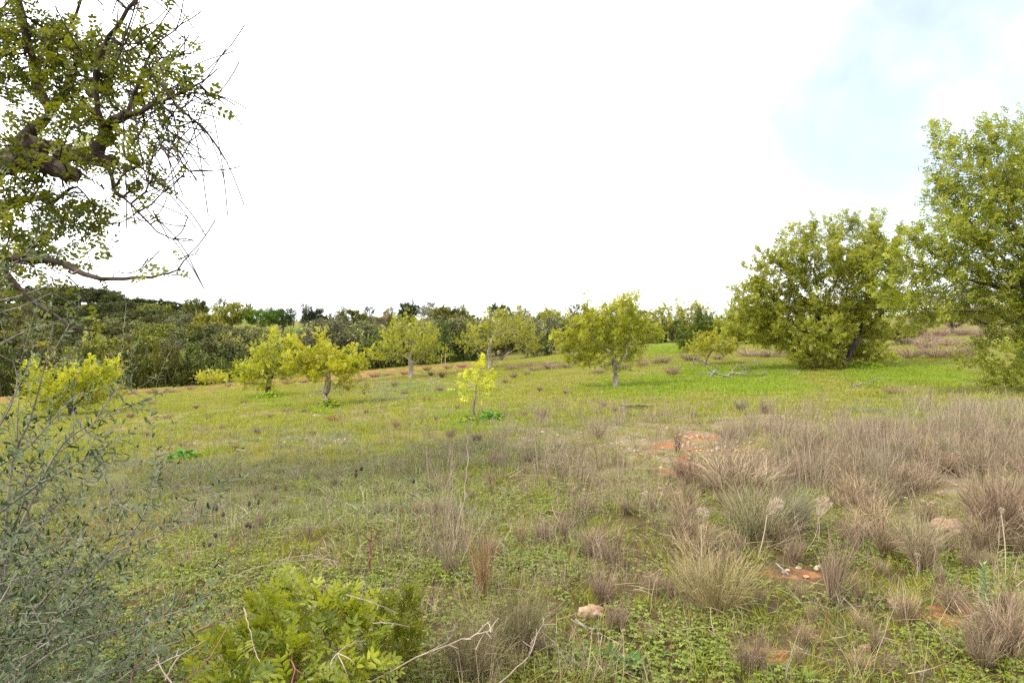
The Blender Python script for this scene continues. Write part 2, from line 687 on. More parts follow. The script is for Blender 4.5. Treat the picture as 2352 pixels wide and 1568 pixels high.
M['broom'] = stem_mat('broom_stem', (.13, .12, .05), (.35, .32, .18), objcol=True)
M['broom_base'] = stem_mat('woody_broom_stem', (.13, .095, .075), (.33, .27, .22))
M['far'] = leaf_mat('far_foliage', (.40, .42, .38), (1.25, 1.2, 1.0), .14, .6, .15, objcol=True, island=.5)
M['farbark'] = bark_mat('far_bark', (.10, .08, .065), (.26, .21, .18), 3, .2)
M['bark'] = bark_mat('carob_bark', (.03, .022, .018), (.10, .078, .066), 9, 1.0)
M['foredark'] = bark_mat('old_carob_bark', (.022, .014, .010), (.08, .056, .044), 11, 1.0)
M['palebark'] = bark_mat('pale_bark', (.16, .125, .095), (.48, .42, .35), 9, .6)
M['twig'] = bark_mat('brown_twig', (.12, .085, .065), (.30, .22, .17), 20, .3)
M['redtwig'] = bark_mat('red_brown_twig', (.13, .055, .035), (.30, .16, .10), 20, .3)
M['olivetwig'] = bark_mat('grey_olive_twig', (.10, .085, .065), (.29, .255, .21), 24, .3)
M['deadwood'] = bark_mat('dead_wood', (.10, .085, .075), (.30, .27, .24), 14, .6)
M['palewood'] = bark_mat('bleached_wood', (.21, .165, .115), (.39, .32, .235), 16, .4)
M['squill'] = leaf_mat('squill_leaf', (.022, .075, .010), (.065, .16, .022), .25, .5, .2)
M['spurge'] = leaf_mat('grey_green_leaf', (.17, .22, .11), (.33, .38, .20), .25, .6, .2)
M['umbel'] = stem_mat('dried_umbel', (.26, .19, .13), (.52, .42, .31))
M['seed'] = stem_mat('dark_seed_head', (.035, .025, .02), (.09, .06, .045))
M['vivid'] = leaf_mat('vivid_weed_leaf', (.055, .15, .010), (.15, .29, .02), .3)


def rock_mat(name, ca, cb, cc):
    m, t, out = newmat(name)
    tc = nd(t, 'ShaderNodeTexCoord')
    n1 = noise(t, tc.outputs['Object'], 9, 6, .6)
    n2 = noise(t, tc.outputs['Object'], 28, 5, .65)
    n3 = noise(t, tc.outputs['Object'], 4, 3, .5)
    c = mixc(t, smooth(t, n1, .4, .6), ca, cb)
    c = mixc(t, smooth(t, n3, .52, .66), c, cc)
    c = mixc(t, smooth(t, n2, .3, .7, .55, 0), c, (.10, .08, .065))
    p = nd(t, 'ShaderNodeBsdfPrincipled')
    t.links.new(c, p.inputs['Base Color'])
    p.inputs['Roughness'].default_value = .9
    p.inputs['Specular IOR Level'].default_value = .15
    b = nd(t, 'ShaderNodeBump')
    b.inputs['Strength'].default_value = .7
    b.inputs['Distance'].default_value = .012
    t.links.new(n2, b.inputs['Height'])
    t.links.new(b.outputs[0], p.inputs['Normal'])
    t.links.new(p.outputs[0], out.inputs[0])
    return m


M['rock'] = rock_mat('orange_limestone', (.46, .31, .20), (.34, .18, .10), (.52, .43, .35))
M['rock2'] = rock_mat('brown_limestone', (.34, .22, .14), (.30, .15, .085), (.46, .36, .27))
M['stone'] = rock_mat('pale_stone', (.58, .46, .34), (.48, .30, .18), (.62, .56, .48))


def ground_mat():
    m, t, out = newmat('meadow_earth')
    tc = nd(t, 'ShaderNodeTexCoord')
    pos = tc.outputs['Object']
    ca = nd(t, 'ShaderNodeVertexColor', layer_name='cover')
    sp = nd(t, 'ShaderNodeSeparateColor')
    t.links.new(ca.outputs['Color'], sp.inputs[0])
    herb_a = ca.outputs['Alpha']
    fa = nd(t, 'ShaderNodeAttribute', attribute_name='far')
    n_big = noise(t, pos, .35, 5, .6)
    n_mid = noise(t, pos, 2.2, 6, .62)
    n_fine = noise(t, pos, 14, 6, .65)
    n_grit = noise(t, pos, 60, 4, .6)
    soil = mixc(t, smooth(t, n_fine, .35, .65), (.10, .062, .030), (.20, .125, .065))
    redsoil = mixc(t, smooth(t, n_fine, .35, .65), (.25, .085, .034), (.37, .175, .085))
    grass = mixc(t, smooth(t, n_mid, .38, .62), (0.090, 0.104, 0.014), (0.169, 0.169, 0.025))
    grass = mixc(t, smooth(t, n_big, .42, .60, 0, .85), grass, (0.180, 0.144, 0.040))
    dryc = mixc(t, smooth(t, n_mid, .38, .62), (0.194, 0.144, 0.086), (0.274, 0.216, 0.137))
    lushc = mixc(t, smooth(t, n_mid, .38, .62), (.09, .15, .009), (.165, .205, .015))
    herbc = mixc(t, smooth(t, n_fine, .38, .62), (0.086, 0.094, 0.040), (0.173, 0.173, 0.101))
    near = mixc(t, smooth(t, n_fine, .40, .60), soil, (.06, .06, .02))
    c = mixc(t, fa.outputs['Fac'], near, grass)

    def over(c, fac, col, lo=.35, hi=.65):
        f = mth(t, 'ADD', fac, mth(t, 'MULTIPLY', mth(t, 'SUBTRACT', n_mid, .5), 1.1))
        f = mth(t, 'ADD', f, mth(t, 'MULTIPLY', mth(t, 'SUBTRACT', n_fine, .5), .6))
        return mixc(t, smooth(t, f, lo, hi), c, col)
    c = over(c, herb_a, herbc, .4, .9)
    c = over(c, sp.outputs[2], dryc, .4, .9)
    c = over(c, sp.outputs[1], lushc, .3, .8)
    c = over(c, mth(t, 'MULTIPLY', sp.outputs[0], smooth(t, n_mid, .30, .58)), redsoil, .30, .8)
    c = mixc(t, smooth(t, n_grit, .3, .7, .25, 0), c, (.05, .035, .02))
    p = nd(t, 'ShaderNodeBsdfPrincipled')
    t.links.new(c, p.inputs['Base Color'])
    p.inputs['Roughness'].default_value = .95
    p.inputs['Specular IOR Level'].default_value = .08
    b = nd(t, 'ShaderNodeBump')
    b.inputs['Strength'].default_value = .8
    b.inputs['Distance'].default_value = .05
    hsum = mth(t, 'ADD', n_fine, mth(t, 'MULTIPLY', n_grit, .4))
    t.links.new(hsum, b.inputs['Height'])
    t.links.new(b.outputs[0], p.inputs['Normal'])
    t.links.new(p.outputs[0], out.inputs[0])
    return m


# ------------------------------------------------------------------ the ground, one sheet to the horizon
def build_ground():
    th = np.concatenate([np.radians(np.arange(-180, -50, 4.0)), np.radians(np.arange(-50, 50, .28)), np.radians(np.arange(50, 180, 4.0))])
    rr = np.concatenate([[0.15], np.exp(np.linspace(math.log(.5), math.log(2600), 430))])
    T, R_ = np.meshgrid(th, rr)
    x, y = (R_ * np.sin(T)).ravel(), (R_ * np.cos(T)).ravel()
    z = H(x, y)
    nt, nr = len(th), len(rr)
    i = np.arange(nr - 1)[:, None] * nt
    j = np.arange(nt)[None]
    k = (j + 1) % nt
    f = np.stack([i + j, i + k, i + nt + k, i + nt + j], -1).reshape(-1, 4)
    f = f[:, ::-1]
    v = np.stack([x, y, z], -1)
    v = np.concatenate([v, [[0, 0, float(z[:nt].mean())]]])
    cap = np.stack([np.full(nt, len(v) - 1), np.arange(nt), (np.arange(nt) + 1) % nt], -1)[:, ::-1]
    me = mesh('ground', v, [f, cap], ground_mat(), smooth_=True)
    red, lush, dry, herb, far, u, vv = masks(v[:, 0], v[:, 1], v[:, 2])
    c = np.stack([red, lush, dry, herb], -1).astype(np.float32)
    ca = me.color_attributes.new('cover', 'FLOAT_COLOR', 'POINT')
    ca.data.foreach_set('color', c.ravel())
    fa = me.attributes.new('far', 'FLOAT', 'POINT')
    r = np.hypot(v[:, 0], v[:, 1])
    fa.data.foreach_set('value', sstep(r, 4, 11).astype(np.float32))
    o = obj('ground', me, kind='structure')
    tag(o, 'sloping meadow of green grass, dry tussocks and red earth running to the hills', 'ground')


build_ground()


# ------------------------------------------------------------------ trees
def blobs_world(bl, d, base, depth=.85, push=0.0):
    out = []
    for b in bl:
        u, v, ru, rv = b[:4]
        fwd = b[5] if len(b) > 5 else 0.0
        c = P(u, v, d + fwd)
        rx, rz = 1.06 * ru * d / FPX, 1.03 * rv * d / FPX
        ry = max(rx, rz) * depth
        off = rng.uniform(-.35, .35) * ry + push
        out.append((c + np.array((0, off, 0)) - base, (rx, ry, rz), b[4] if len(b) > 4 else 1.0))
    return out


def foliage(pos, dr, r, n, tpl, scale, rs, thin, up=.35, spread=.7, off=.06, weights=None, jitter_tint=.25, tcent=.5, topy=None, nup=1.0):
    cand = np.where(r < thin)[0]
    w = np.ones(len(cand)) if weights is None else weights[cand] + 1e-6
    pick = rs.choice(cand, size=n, p=w / w.sum())
    p = pos[pick] + rs.normal(0, off, (n, 3))
    X = unit(dr[pick] * .8 + rs.normal(0, spread, (n, 3)) + np.array((0, 0, up)))
    Z = unit(rs.normal(0, .55, (n, 3)) + np.array((0, 0, nup)))
    s = scale * rs.uniform(.7, 1.25, n)
    tv, tf = tpl
    v, f = place(tv, tf, p, X, Z, s)
    clump = np.sin(p[:, 0] * 3.1 + 1.3) * np.sin(p[:, 1] * 2.7) * np.sin(p[:, 2] * 3.5 + .7)
    t = tcent + clump * .22 + rs.normal(0, jitter_tint, n)
    if topy is not None:                       # younger growth at the ends of the shoots is yellower
        t = t + topy * (r[pick] < np.median(r[cand]))
    return v, f, np.repeat(np.clip(t, 0, 1), len(tv))


def tree(name, label, cat, u, v, bl, leaf, bark, nspray, trunk_r, D=.16, natt=700, tpl=None, scale=1.0, group=None, lean=0, trunk_top=None, seed=1,
         base=None, up=.35, tcent=.5, multi=None, thin=None, droop=0.0, sdepth=.85, shoots=45):
    rs = np.random.default_rng(seed)
    b = hit(u, v) if base is None else np.asarray(base, float)
    d = b[1]
    B = blobs_world(bl, d, b, sdepth)
    sat = []
    for q in B:                                # smaller clumps round the edge break up the outline
        for _ in range(7):
            dv = unit(rs.normal(size=3) * np.array((1, .8, .8)) + np.array((0, 0, .12)))
            dv[2] = max(dv[2], -.25)
            k = rs.uniform(.22, .4)
            sat.append((np.asarray(q[0]) + dv * np.asarray(q[1]) * rs.uniform(.9, 1.12), np.asarray(q[1]) * k, q[2] * .8))
    B = B + sat
    att = ellpts(B, natt, rs)
    att = att[att[:, 2] > .08]
    cz = np.average([q[0][2] for q in B], weights=[np.prod(q[1]) for q in B])
    cx = np.average([q[0][0] for q in B], weights=[np.prod(q[1]) for q in B])
    pos, par = [np.array((0, 0, -.1))], [-1]
    tops = [trunk_top] if trunk_top is not None else [None]
    if multi:
        tops = multi
    for tp in tops:
        if tp is None:
            T = np.array((cx * .35, 0, cz * .45))
        else:
            T = P(tp[0], tp[1], d) - b
        m = max(3, int(np.linalg.norm(T) / D))
        last = 0
        bow = rs.normal(0, .06, 3) * np.linalg.norm(T)
        for q in range(1, m + 1):
            s = q / m
            pos.append(T * s + bow * math.sin(s * PI) * np.array((1, 1, .2)) + rs.normal(0, .012, 3))
            par.append(last)
            last = len(pos) - 1
    pos, par = grow(att, pos, par, D, D * 9, D * 1.3, 90, rs, (0, 0, .06 - droop), .28)
    if shoots:                                 # straight young shoots standing out of the crown
        has = np.zeros(len(pos), bool)
        has[par[par >= 0]] = True
        ends = np.where(~has)[0]
        pl, ql = [pos], [par]
        n0 = len(pos)
        cc = np.array((cx, 0, cz))
        for e in rs.choice(ends, min(shoots, len(ends)), replace=False):
            dv = unit(unit(pos[e] - cc) + np.array((0, 0, .55)) + rs.normal(0, .3, 3))
            k = rs.integers(2, 5)
            pl.append(pos[e] + dv * (np.arange(1, k + 1) * D * .8)[:, None] + np.outer(np.arange(1, k + 1) ** 2, (0, 0, .006)))
            ql.append(np.concatenate([[e], np.arange(n0, n0 + k - 1)]))
            n0 += k
        pos, par = np.concatenate(pl), np.concatenate(ql)
    r, ch, dr = skeleton(pos, par, .0035, trunk_r)
    t = thing(name, label, cat, b, group)
    wv, wf = wood_from(pos, par, r, ch).get()
    obj('trunk', mesh('trunk', wv, [wf], M[bark], smooth_=True), t)
    tpl = tpl or spray_t(.15, 3, .062, .036)
    th_ = thin or trunk_r * .16
    fv, ff, tt = foliage(pos, dr, r, nspray, tpl, scale * max(1, d / 38), rs, th_, up=up, tcent=tcent)
    obj('crown', mesh('crown', fv, [ff], M[leaf], tint=tt), t)
    return t


field = 'young carob trees standing in the field'
tree('yellow_carob_tree', 'yellow-green young tree with dark leaning trunk and leafy shoots at its foot', 'tree', 617, 911,
     [(630, 812, 38, 32), (585, 845, 38, 28), (640, 850, 28, 28), (600, 880, 28, 14, .7), (625, 898, 20, 10, .8), (650, 798, 16, 18), (570, 870, 24, 14, .6)], 'carob_y', 'bark', 1900, .11, seed=2, group=field, trunk_top=(628, 855), tcent=.45)
tree('yellow_carob_tree', 'bright yellow young tree with pale crooked trunk forking low above the grass', 'tree', 757, 931,
     [(742, 825, 44, 20), (784, 838, 32, 24), (712, 848, 24, 18), (755, 858, 40, 10), (803, 893, 18, 6, .7)], 'carob_y', 'palebark', 1700, .10, seed=3, group=field, trunk_top=(752, 885), tcent=.55)
tree('carob_tree', 'olive-green young tree with straight pale trunk beside the red earth strip', 'tree', 942, 868,
     [(940, 790, 60, 38), (898, 815, 32, 22), (985, 808, 32, 28), (950, 757, 34, 20), (915, 775, 34, 24), (985, 770, 20, 24)], 'carob_m', 'palebark', 2100, .12, seed=4, group=field, trunk_top=(942, 830), tcent=.45)
tree('carob_tree', 'spreading young tree with a fan of pale limbs behind the thin yellow sapling', 'tree', 1125, 846,
     [(1120, 772, 48, 38), (1178, 762, 46, 36), (1215, 785, 26, 30), (1085, 795, 28, 20), (1130, 842, 22, 14, .6), (1150, 735, 40, 20)], 'carob_m', 'palebark', 2300, .13, seed=5, group=field, trunk_top=(1122, 812), tcent=.5)
tree('carob_tree', 'broad yellow-green tree with a clean pale trunk on the bright grass in mid field', 'tree', 1413, 888,
     [(1400, 748, 68, 48), (1350, 775, 52, 36), (1460, 765, 38, 42), (1405, 812, 66, 26), (1345, 826, 38, 18), (1425, 720, 40, 26), (1310, 790, 30, 26)], 'carob_m', 'palebark', 4300, .10, seed=6, group=field, trunk_top=(1413, 842), tcent=.55, natt=1000)
tree('carob_tree', 'rounded yellow-green tree half hidden behind the broad pale-trunked tree', 'tree', 1272, 803,
     [(1280, 756, 42, 38), (1310, 772, 36, 28), (1252, 778, 26, 20)], 'carob_m', 'bark', 3000, .12, seed=7, tcent=.4)
tree('carob_sapling', 'thin yellow sapling with sparse leaves standing in front of the fan-limbed tree', 'tree', 1088, 958,
     [(1103, 858, 12, 14), (1088, 885, 16, 14), (1068, 910, 9, 7, .8), (1110, 886, 10, 12), (1096, 912, 10, 8, .5)], 'carob_y', 'twig', 95, .026, D=.10, natt=170, seed=8, trunk_top=(1092, 900), tcent=.7, thin=.012, shoots=12)
tree('yellow_carob_tree', 'rounded yellow tree seen through the grey wild olive twigs', 'tree', 170, 952,
     [(140, 893, 62, 40), (215, 880, 42, 36), (105, 920, 40, 22), (245, 860, 20, 18, .7), (170, 915, 60, 22)], 'carob_y', 'bark', 2300, .12, seed=9, group=field, tcent=.5)
tree('carob_bush', 'low yellow bush on the red earth strip by the dark thicket', 'bush', 492, 884,
     [(490, 870, 26, 9), (478, 866, 10, 6)], 'carob_y', 'twig', 420, .04, D=.1, natt=160, seed=10, tcent=.6, thin=.02)
tree('carob_tree', 'small low yellow-green tree in front of the dark round shrub', 'tree', 1622, 838,
     [(1640, 790, 38, 18), (1612, 806, 26, 12), (1660, 800, 18, 14), (1618, 783, 16, 10)], 'carob_m', 'twig', 1000, .055, D=.13, natt=300, seed=11, trunk_top=(1626, 818), tcent=.6, thin=.02)
# trees along the upper edge of the field
tree('carob_tree', 'wide yellow-green carob around a tall bare tree on the field crest', 'tree', 1528, 786,
     [(1525, 732, 52, 34), (1580, 732, 46, 34), (1485, 738, 40, 34), (1605, 722, 26, 20), (1545, 758, 56, 20)], 'carob_m', 'bark', 4600, .16, seed=12, tcent=.4)
tree('carob_tree', 'pale yellow-green carob on the crest beside the great carob', 'tree', 1705, 790,
     [(1700, 738, 52, 48), (1660, 760, 36, 32), (1750, 745, 50, 48), (1695, 710, 34, 24), (1720, 775, 50, 18)], 'carob_m', 'bark', 5600, .16, seed=13, tcent=.5)
tree('round_shrub', 'dark green dome-shaped shrub behind the small low tree', 'shrub', 1598, 808,
     [(1595, 780, 32, 26), (1625, 765, 34, 32), (1580, 795, 20, 14)], 'carob_fg', 'bark', 3400, .10, seed=14, tcent=.12, natt=500)
tree('bare_tree', 'tall leafless grey tree rising out of the crest carob', 'tree', 1540, 782,
     [(1535, 688, 24, 18), (1556, 690, 16, 18), (1518, 698, 14, 18), (1540, 715, 20, 16)], 'carob_m', 'twig', 12, .11, seed=15, trunk_top=(1537, 735), D=.22, natt=260, thin=.02)
# the great carob and its neighbour at the right edge
tree('great_carob_tree', 'large dense carob with two dark trunks and foliage down to the grass', 'tree', 1940, 842,
     [(1900, 600, 96, 70), (1800, 650, 76, 64), (1970, 610, 84, 70), (1745, 712, 56, 56), (2000, 690, 56, 64), (1868, 735, 66, 52), (1880, 808, 50, 36, 1.3), (1925, 528, 46, 32, .7), (2015, 750, 34, 34, .7), (1860, 545, 50, 30, .6), (1800, 740, 60, 46), (1855, 838, 30, 14, .8), (1905, 740, 60, 46), (1955, 690, 70, 50), (1840, 690, 60, 50),
      (1770, 655, 46, 50), (1722, 748, 30, 40), (2035, 640, 40, 60), (1900, 842, 24, 16), (2010, 805, 18, 16), (1830, 590, 50, 40), (2020, 580, 40, 40), (1790, 790, 40, 20), (1950, 790, 30, 16, .5), (1955, 795, 80, 40, 1.2, 1.6), (1930, 750, 90, 46, 1.0, 1.6), (1690, 765, 40, 34), (1985, 815, 40, 20, 1.2, .9), (1905, 822, 36, 20, 1.3, -.9), (2020, 810, 26, 18, 1.0, -.3), (1720, 700, 44, 44), (1880, 770, 40, 40, 1.2, -1.5), (1830, 800, 40, 26, 1.2, -.6), (2030, 770, 26, 26, 1.0, .5)],
     'carob', 'bark', 22000, .20, D=.2, shoots=130, natt=2600, seed=16, multi=[(1922, 775), (1978, 765)], tcent=.65, thin=.035, tpl=spray_t(.17, 3, .075, .045))
tree('edge_carob_tree', 'tall open carob spreading in from the edge beside the great carob', 'tree', 2420, 905,
     [(2270, 420, 110, 100), (2195, 545, 110, 64), (2330, 560, 110, 110), (2125, 610, 66, 44, .9), (2095, 690, 54, 44, .8), (2160, 715, 64, 34, .8), (2310, 690, 90, 80), (2310, 820, 66, 76, 1.2), (2430, 450, 130, 140), (2470, 650, 130, 140), (2075, 640, 40, 50, .9), (2055, 705, 34, 40, .9), (2080, 755, 36, 24, .8), (2130, 540, 50, 40, .7), (2200, 640, 90, 60, .9), (2340, 330, 70, 50, .7), (2210, 400, 60, 60, .6), (2330, 880, 46, 30), (2440, 820, 80, 80), (2180, 350, 40, 30, .4)],
     'carob', 'bark', 14500, .28, D=.17, shoots=150, natt=2500, seed=17, multi=[(2395, 700), (2360, 640)], tcent=.5, thin=.03, tpl=spray_t(.155, 3, .065, .038))
# ------------------------------------------------------------------ the wooded hillside beyond the field
FAR = {}


def far_proto(kind, blobs, nleaf, lsz, trunk_r, seed, th=1.2, natt=260, leafw=.6, tcent=.5, ntrunk=1):
    rs = np.random.default_rng(seed)
    B = [(np.array(b[:3], float), np.array(b[3:6], float), 1.0) for b in blobs]
    sat = []
    for q in B:
        for _ in range(6):
            dv = unit(rs.normal(size=3) + np.array((0, 0, .2)))
            sat.append((q[0] + dv * q[1] * rs.uniform(.85, 1.1), q[1] * rs.uniform(.3, .5), .8))
    B += sat
    att = ellpts(B, natt, rs)
    att = att[att[:, 2] > .15]
    pos, par = [np.array((0, 0, -.3))], [-1]
    for k in range(ntrunk):
        last = 0
        tip = np.array((rs.normal(0, .25) + (k - (ntrunk - 1) / 2) * .8, rs.normal(0, .3), th))
        for q in range(1, 5):
            pos.append(tip * q / 4 + rs.normal(0, .04, 3))
            par.append(last)
            last = len(pos) - 1
    pos, par = grow(att, pos, par, .4, 4, .5, 60, rs, (0, 0, .05), .3)
    r, ch, dr = skeleton(pos, par, .014, trunk_r)
    wv, wf = wood_from(pos, par, r, ch, big=.04).get()
    tm = mesh('trunk', wv, [wf], M['farbark'])
    cm = None
    if nleaf:
        fv, ff, tt = foliage(pos, dr, r, nleaf, leaf_t(lsz, lsz * leafw, .2, .2, fine=False), 1.0, rs, trunk_r * .3, off=.16, tcent=tcent, jitter_tint=.2)
        cm = mesh('crown', fv, [ff], M['far'], tint=tt)
    FAR.setdefault(kind, []).append((tm, cm))


far_proto('oak', [(0, 0, 2.6, 2.2, 2.2, 1.7), (1.3, 0, 2.2, 1.3, 1.4, 1.3), (-1.2, .4, 2.3, 1.4, 1.3, 1.3)], 4800, .27, .22, 31)
far_proto('oak', [(0, 0, 2.4, 2.5, 2.3, 1.6), (.8, .5, 3.3, 1.4, 1.3, 1.1)], 4800, .27, .22, 32)
far_proto('olive', [(0, 0, 2.9, 1.9, 1.8, 1.6), (1.1, 0, 3.3, 1.0, 1.0, .9), (-1.1, 0, 2.6, 1.1, 1.1, 1.0)], 3680, .24, .2, 33, th=1.5, leafw=.4, ntrunk=2)
far_proto('olive', [(.2, 0, 3.1, 1.7, 1.7, 1.5), (-1.2, .3, 2.7, 1.2, 1.1, 1.0), (1.4, 0, 2.4, 1, 1, .8)], 3520, .24, .2, 34, th=1.4, leafw=.4)
far_proto('carob', [(0, 0, 2.8, 2.4, 2.2, 1.5), (1.7, 0, 2.3, 1.2, 1.2, 1.0), (-1.6, 0, 2.5, 1.3, 1.3, 1.1)], 4480, .26, .2, 35, th=1.3)
far_proto('carob', [(0, 0, 3.2, 1.9, 1.9, 1.6), (-1.3, 0, 2.3, 1.4, 1.4, 1.1), (1.2, 0, 2.0, 1.2, 1.2, .9)], 4160, .26, .2, 36, th=1.3)
far_proto('pine', [(0, 0, 2.5, 2.9, 2.8, 1.5), (1.2, 0, 3.2, 1.5, 1.6, .9), (-1.4, 0, 2.9, 1.3, 1.4, .9)], 6720, .22, .2, 37, th=1.2, leafw=.5, natt=330)
far_proto('shrub', [(0, 0, .9, 1.9, 1.7, 1.0), (1.2, 0, .8, 1.1, 1.1, .8), (-1.1, 0, .7, 1.1, 1.1, .7)], 3200, .2, .07, 38, th=.3, ntrunk=3)
far_proto('shrub', [(0, 0, 1.1, 1.6, 1.5, 1.2), (.9, 0, .8, 1.1, 1.1, .8)], 3040, .2, .07, 39, th=.3, ntrunk=2)
far_proto('open', [(0, 0, 4.2, 1.5, 1.3, .9), (1.3, 0, 3.4, 1.1, 1.0, .7), (-1.3, 0, 3.0, 1.0, 1.0, .7), (.3, 0, 2.2, 1.0, 1.0, .6)], 1300, .26, .24, 40, th=1.8, natt=170)
far_proto('open', [(-.4, 0, 3.9, 1.2, 1.2, .9), (1.2, 0, 4.3, .8, .8, .6), (0, 0, 2.4, 1.2, 1.0, .6)], 1100, .26, .24, 41, th=1.7, natt=150)
far_proto('bare', [(0, 0, 3.0, 2.0, 1.8, 1.5), (1.2, 0, 3.2, 1.2, 1.2, 1)], 0, .2, .2, 42, th=1.0, natt=330)
far_proto('bare', [(0, 0, 2.5, 1.7, 1.6, 1.5), (-.8, 0, 3.2, 1.0, 1.0, 1)], 160, .22, .16, 43, th=.9, natt=300, ntrunk=2)
TINT = {'oak': (.115, .13, .042), 'olive': (.20, .21, .10), 'carob': (.23, .24, .05), 'pine': (.14, .22, .025), 'shrub': (.13, .15, .03), 'open': (.2, .22, .07), 'bare': (.28, .23, .14)}
FNAME = {'oak': ('oak_tree', 'tree'), 'olive': ('wild_olive_tree', 'tree'), 'carob': ('hillside_carob_tree', 'tree'), 'pine': ('pine_tree', 'tree'),
         'shrub': ('evergreen_shrub', 'shrub'), 'open': ('open_crowned_tree', 'tree'), 'bare': ('bare_almond_tree', 'tree')}
frs = np.random.default_rng(77)


def far_tree(kind, base, hgt, wid, label, group=None, tint=None, var=None):
    tm, cm = FAR[kind][(frs.integers(0, len(FAR[kind])) if var is None else var)]
    nm, cat = FNAME[kind]
    hh = {'oak': 4.4, 'olive': 4.6, 'carob': 4.5, 'pine': 4.3, 'shrub': 2.1, 'open': 5.1, 'bare': 4.6}[kind]
    ww = {'oak': 4.8, 'olive': 4.2, 'carob': 5.2, 'pine': 5.8, 'shrub': 4.0, 'open': 4.2, 'bare': 4.2}[kind]
    t = thing(nm, label, cat, base, group, rz=frs.uniform(-.5, .5) if var is not None else frs.uniform(0, 6.28), scale=(wid / ww, wid / ww, hgt / hh))
    obj('trunk', tm, t)
    if cm is not None:
        c = obj('crown', cm, t)
        ti = np.array(tint or TINT[kind]) * (1 if tint else frs.uniform(.55, 1.5))
        ti = ti * np.array((frs.uniform(.9, 1.15), 1, frs.uniform(.8, 1.3))) * (frs.uniform(.8, 1.3) if tint else 1)
        c.color = (*ti, 1)
    return t


def sky_tree(kind, u, d, vtop, wpx, label, group=None, tint=None, var=None, vbase=None):
    b = at(u, d) if vbase is None else hit(u, vbase)
    d = b[1]
    top = P(u, vtop, d)[2]
    return far_tree(kind, b, max(top - b[2], .8), wpx * d / FPX, label, group, tint, var)


# trees one can pick out on the skyline
sky_tree('open', 508, 205, 684, 40, 'dark open tree with leaning trunk on the grassy brow of the hill', tint=(.10, .13, .03), var=0)
sky_tree('open', 545, 205, 690, 36, 'twisted thin tree beside the dark open tree on the grassy brow', tint=(.09, .11, .05), var=1)
sky_tree('carob', 572, 208, 697, 26, 'pale bushy tree behind the twisted thin tree on the grassy brow', tint=(.18, .2, .06))
sky_tree('oak', 464, 200, 690, 26, 'dark pointed tree at the edge of the grassy brow', tint=(.06, .09, .03))
sky_tree('bare', 448, 203, 692, 26, 'reddish brown half-bare tree on the brow beside the dark pointed tree')
sky_tree('pine', 600, 165, 703, 78, 'bright green round pine on the skyline, the lighter of two joined domes', tint=(.12, .21, .016), var=0)
sky_tree('pine', 648, 170, 704, 72, 'dark green round pine on the skyline, the darker of two joined domes', tint=(.075, .125, .018), var=0)
sky_tree('oak', 722, 172, 706, 60, 'dark domed tree on the skyline beyond the pine domes', tint=(.06, .075, .04))
sky_tree('open', 702, 176, 696, 40, 'wispy tree showing above the dark domed tree on the skyline', tint=(.10, .12, .05))
sky_tree('open', 789, 190, 702, 24, 'small dark tree alone on the skyline above the gnarled bare tree', tint=(.07, .09, .05))
sky_tree('open', 848, 186, 700, 38, 'thin-crowned tree on the skyline left of the red roof', tint=(.08, .10, .055))
sky_tree('oak', 937, 184, 691, 54, 'tall dark round-headed tree on the skyline right of the pale pole', tint=(.06, .08, .035))
sky_tree('olive', 1000, 180, 704, 46, 'grey-green tree on the skyline beside the round-headed tree')
sky_tree('oak', 1018, 190, 701, 34, 'dark bushy tree behind the grey-green skyline tree')
sky_tree('olive', 1062, 180, 704, 44, 'grey tree below the thin mast on the skyline')
sky_tree('oak', 1150, 180, 697, 60, 'broad mid-green tree on the skyline above the fan-limbed tree', tint=(.085, .12, .03))
sky_tree('olive', 1196, 182, 706, 50, 'soft olive-coloured tree on the skyline beyond the fan-limbed tree')
sky_tree('olive', 1262, 150, 711, 60, 'soft grey tree on the skyline behind the half hidden yellow-green tree')
sky_tree('open', 1320, 150, 694, 44, 'airy tree showing sky through it left of the broad mid-field tree', tint=(.10, .12, .05))
sky_tree('bare', 762, 92, 714, 74, 'gnarled bare-limbed tree with dark twisted boughs above the pale-trunked yellow tree', var=0)
sky_tree('bare', 690, 100, 745, 40, 'leafless grey tree with thin upright limbs between the two yellow trees', var=1)
sky_tree('bare', 408, 88, 772, 58, 'leafless pale grey tree in the wood above the low yellow bush', var=0)
sky_tree('open', 525, 76, 765, 86, 'light green tree with a dark crooked trunk above the dark thicket', tint=(.2, .22, .05), var=0)
sky_tree('shrub', 352, 62, 818, 44, 'yellow-green flat-topped shrub at the foot of the wooded hill', tint=(.2, .19, .02))
sky_tree('shrub', 250, 120, 758, 44, 'light green round shrub low on the dark hillside', tint=(.14, .17, .04))
for u, vt, w in ((232, 667, 70), (262, 674, 60), (300, 682, 66), (335, 686, 56), (372, 686, 62), (408, 692, 50), (435, 697, 40), (180, 658, 84), (140, 655, 80), (100, 656, 84), (60, 658, 84), (20, 660, 80), (-40, 662, 90), (-100, 664, 90), (205, 664, 60), (320, 688, 50), (390, 694, 46)):
    o_ = sky_tree('oak' if w > 45 else 'carob', u, 205 + frs.uniform(-6, 6), vt, w, 'dark tree crowning the ridge of the wooded hill', 'trees crowning the ridge', tint=(.07, .085, .03) if w > 45 else (.13, .15, .035))
    LAB.append((o_, 'dark ridge tree' if w > 45 else 'lighter ridge tree', 'wood'))
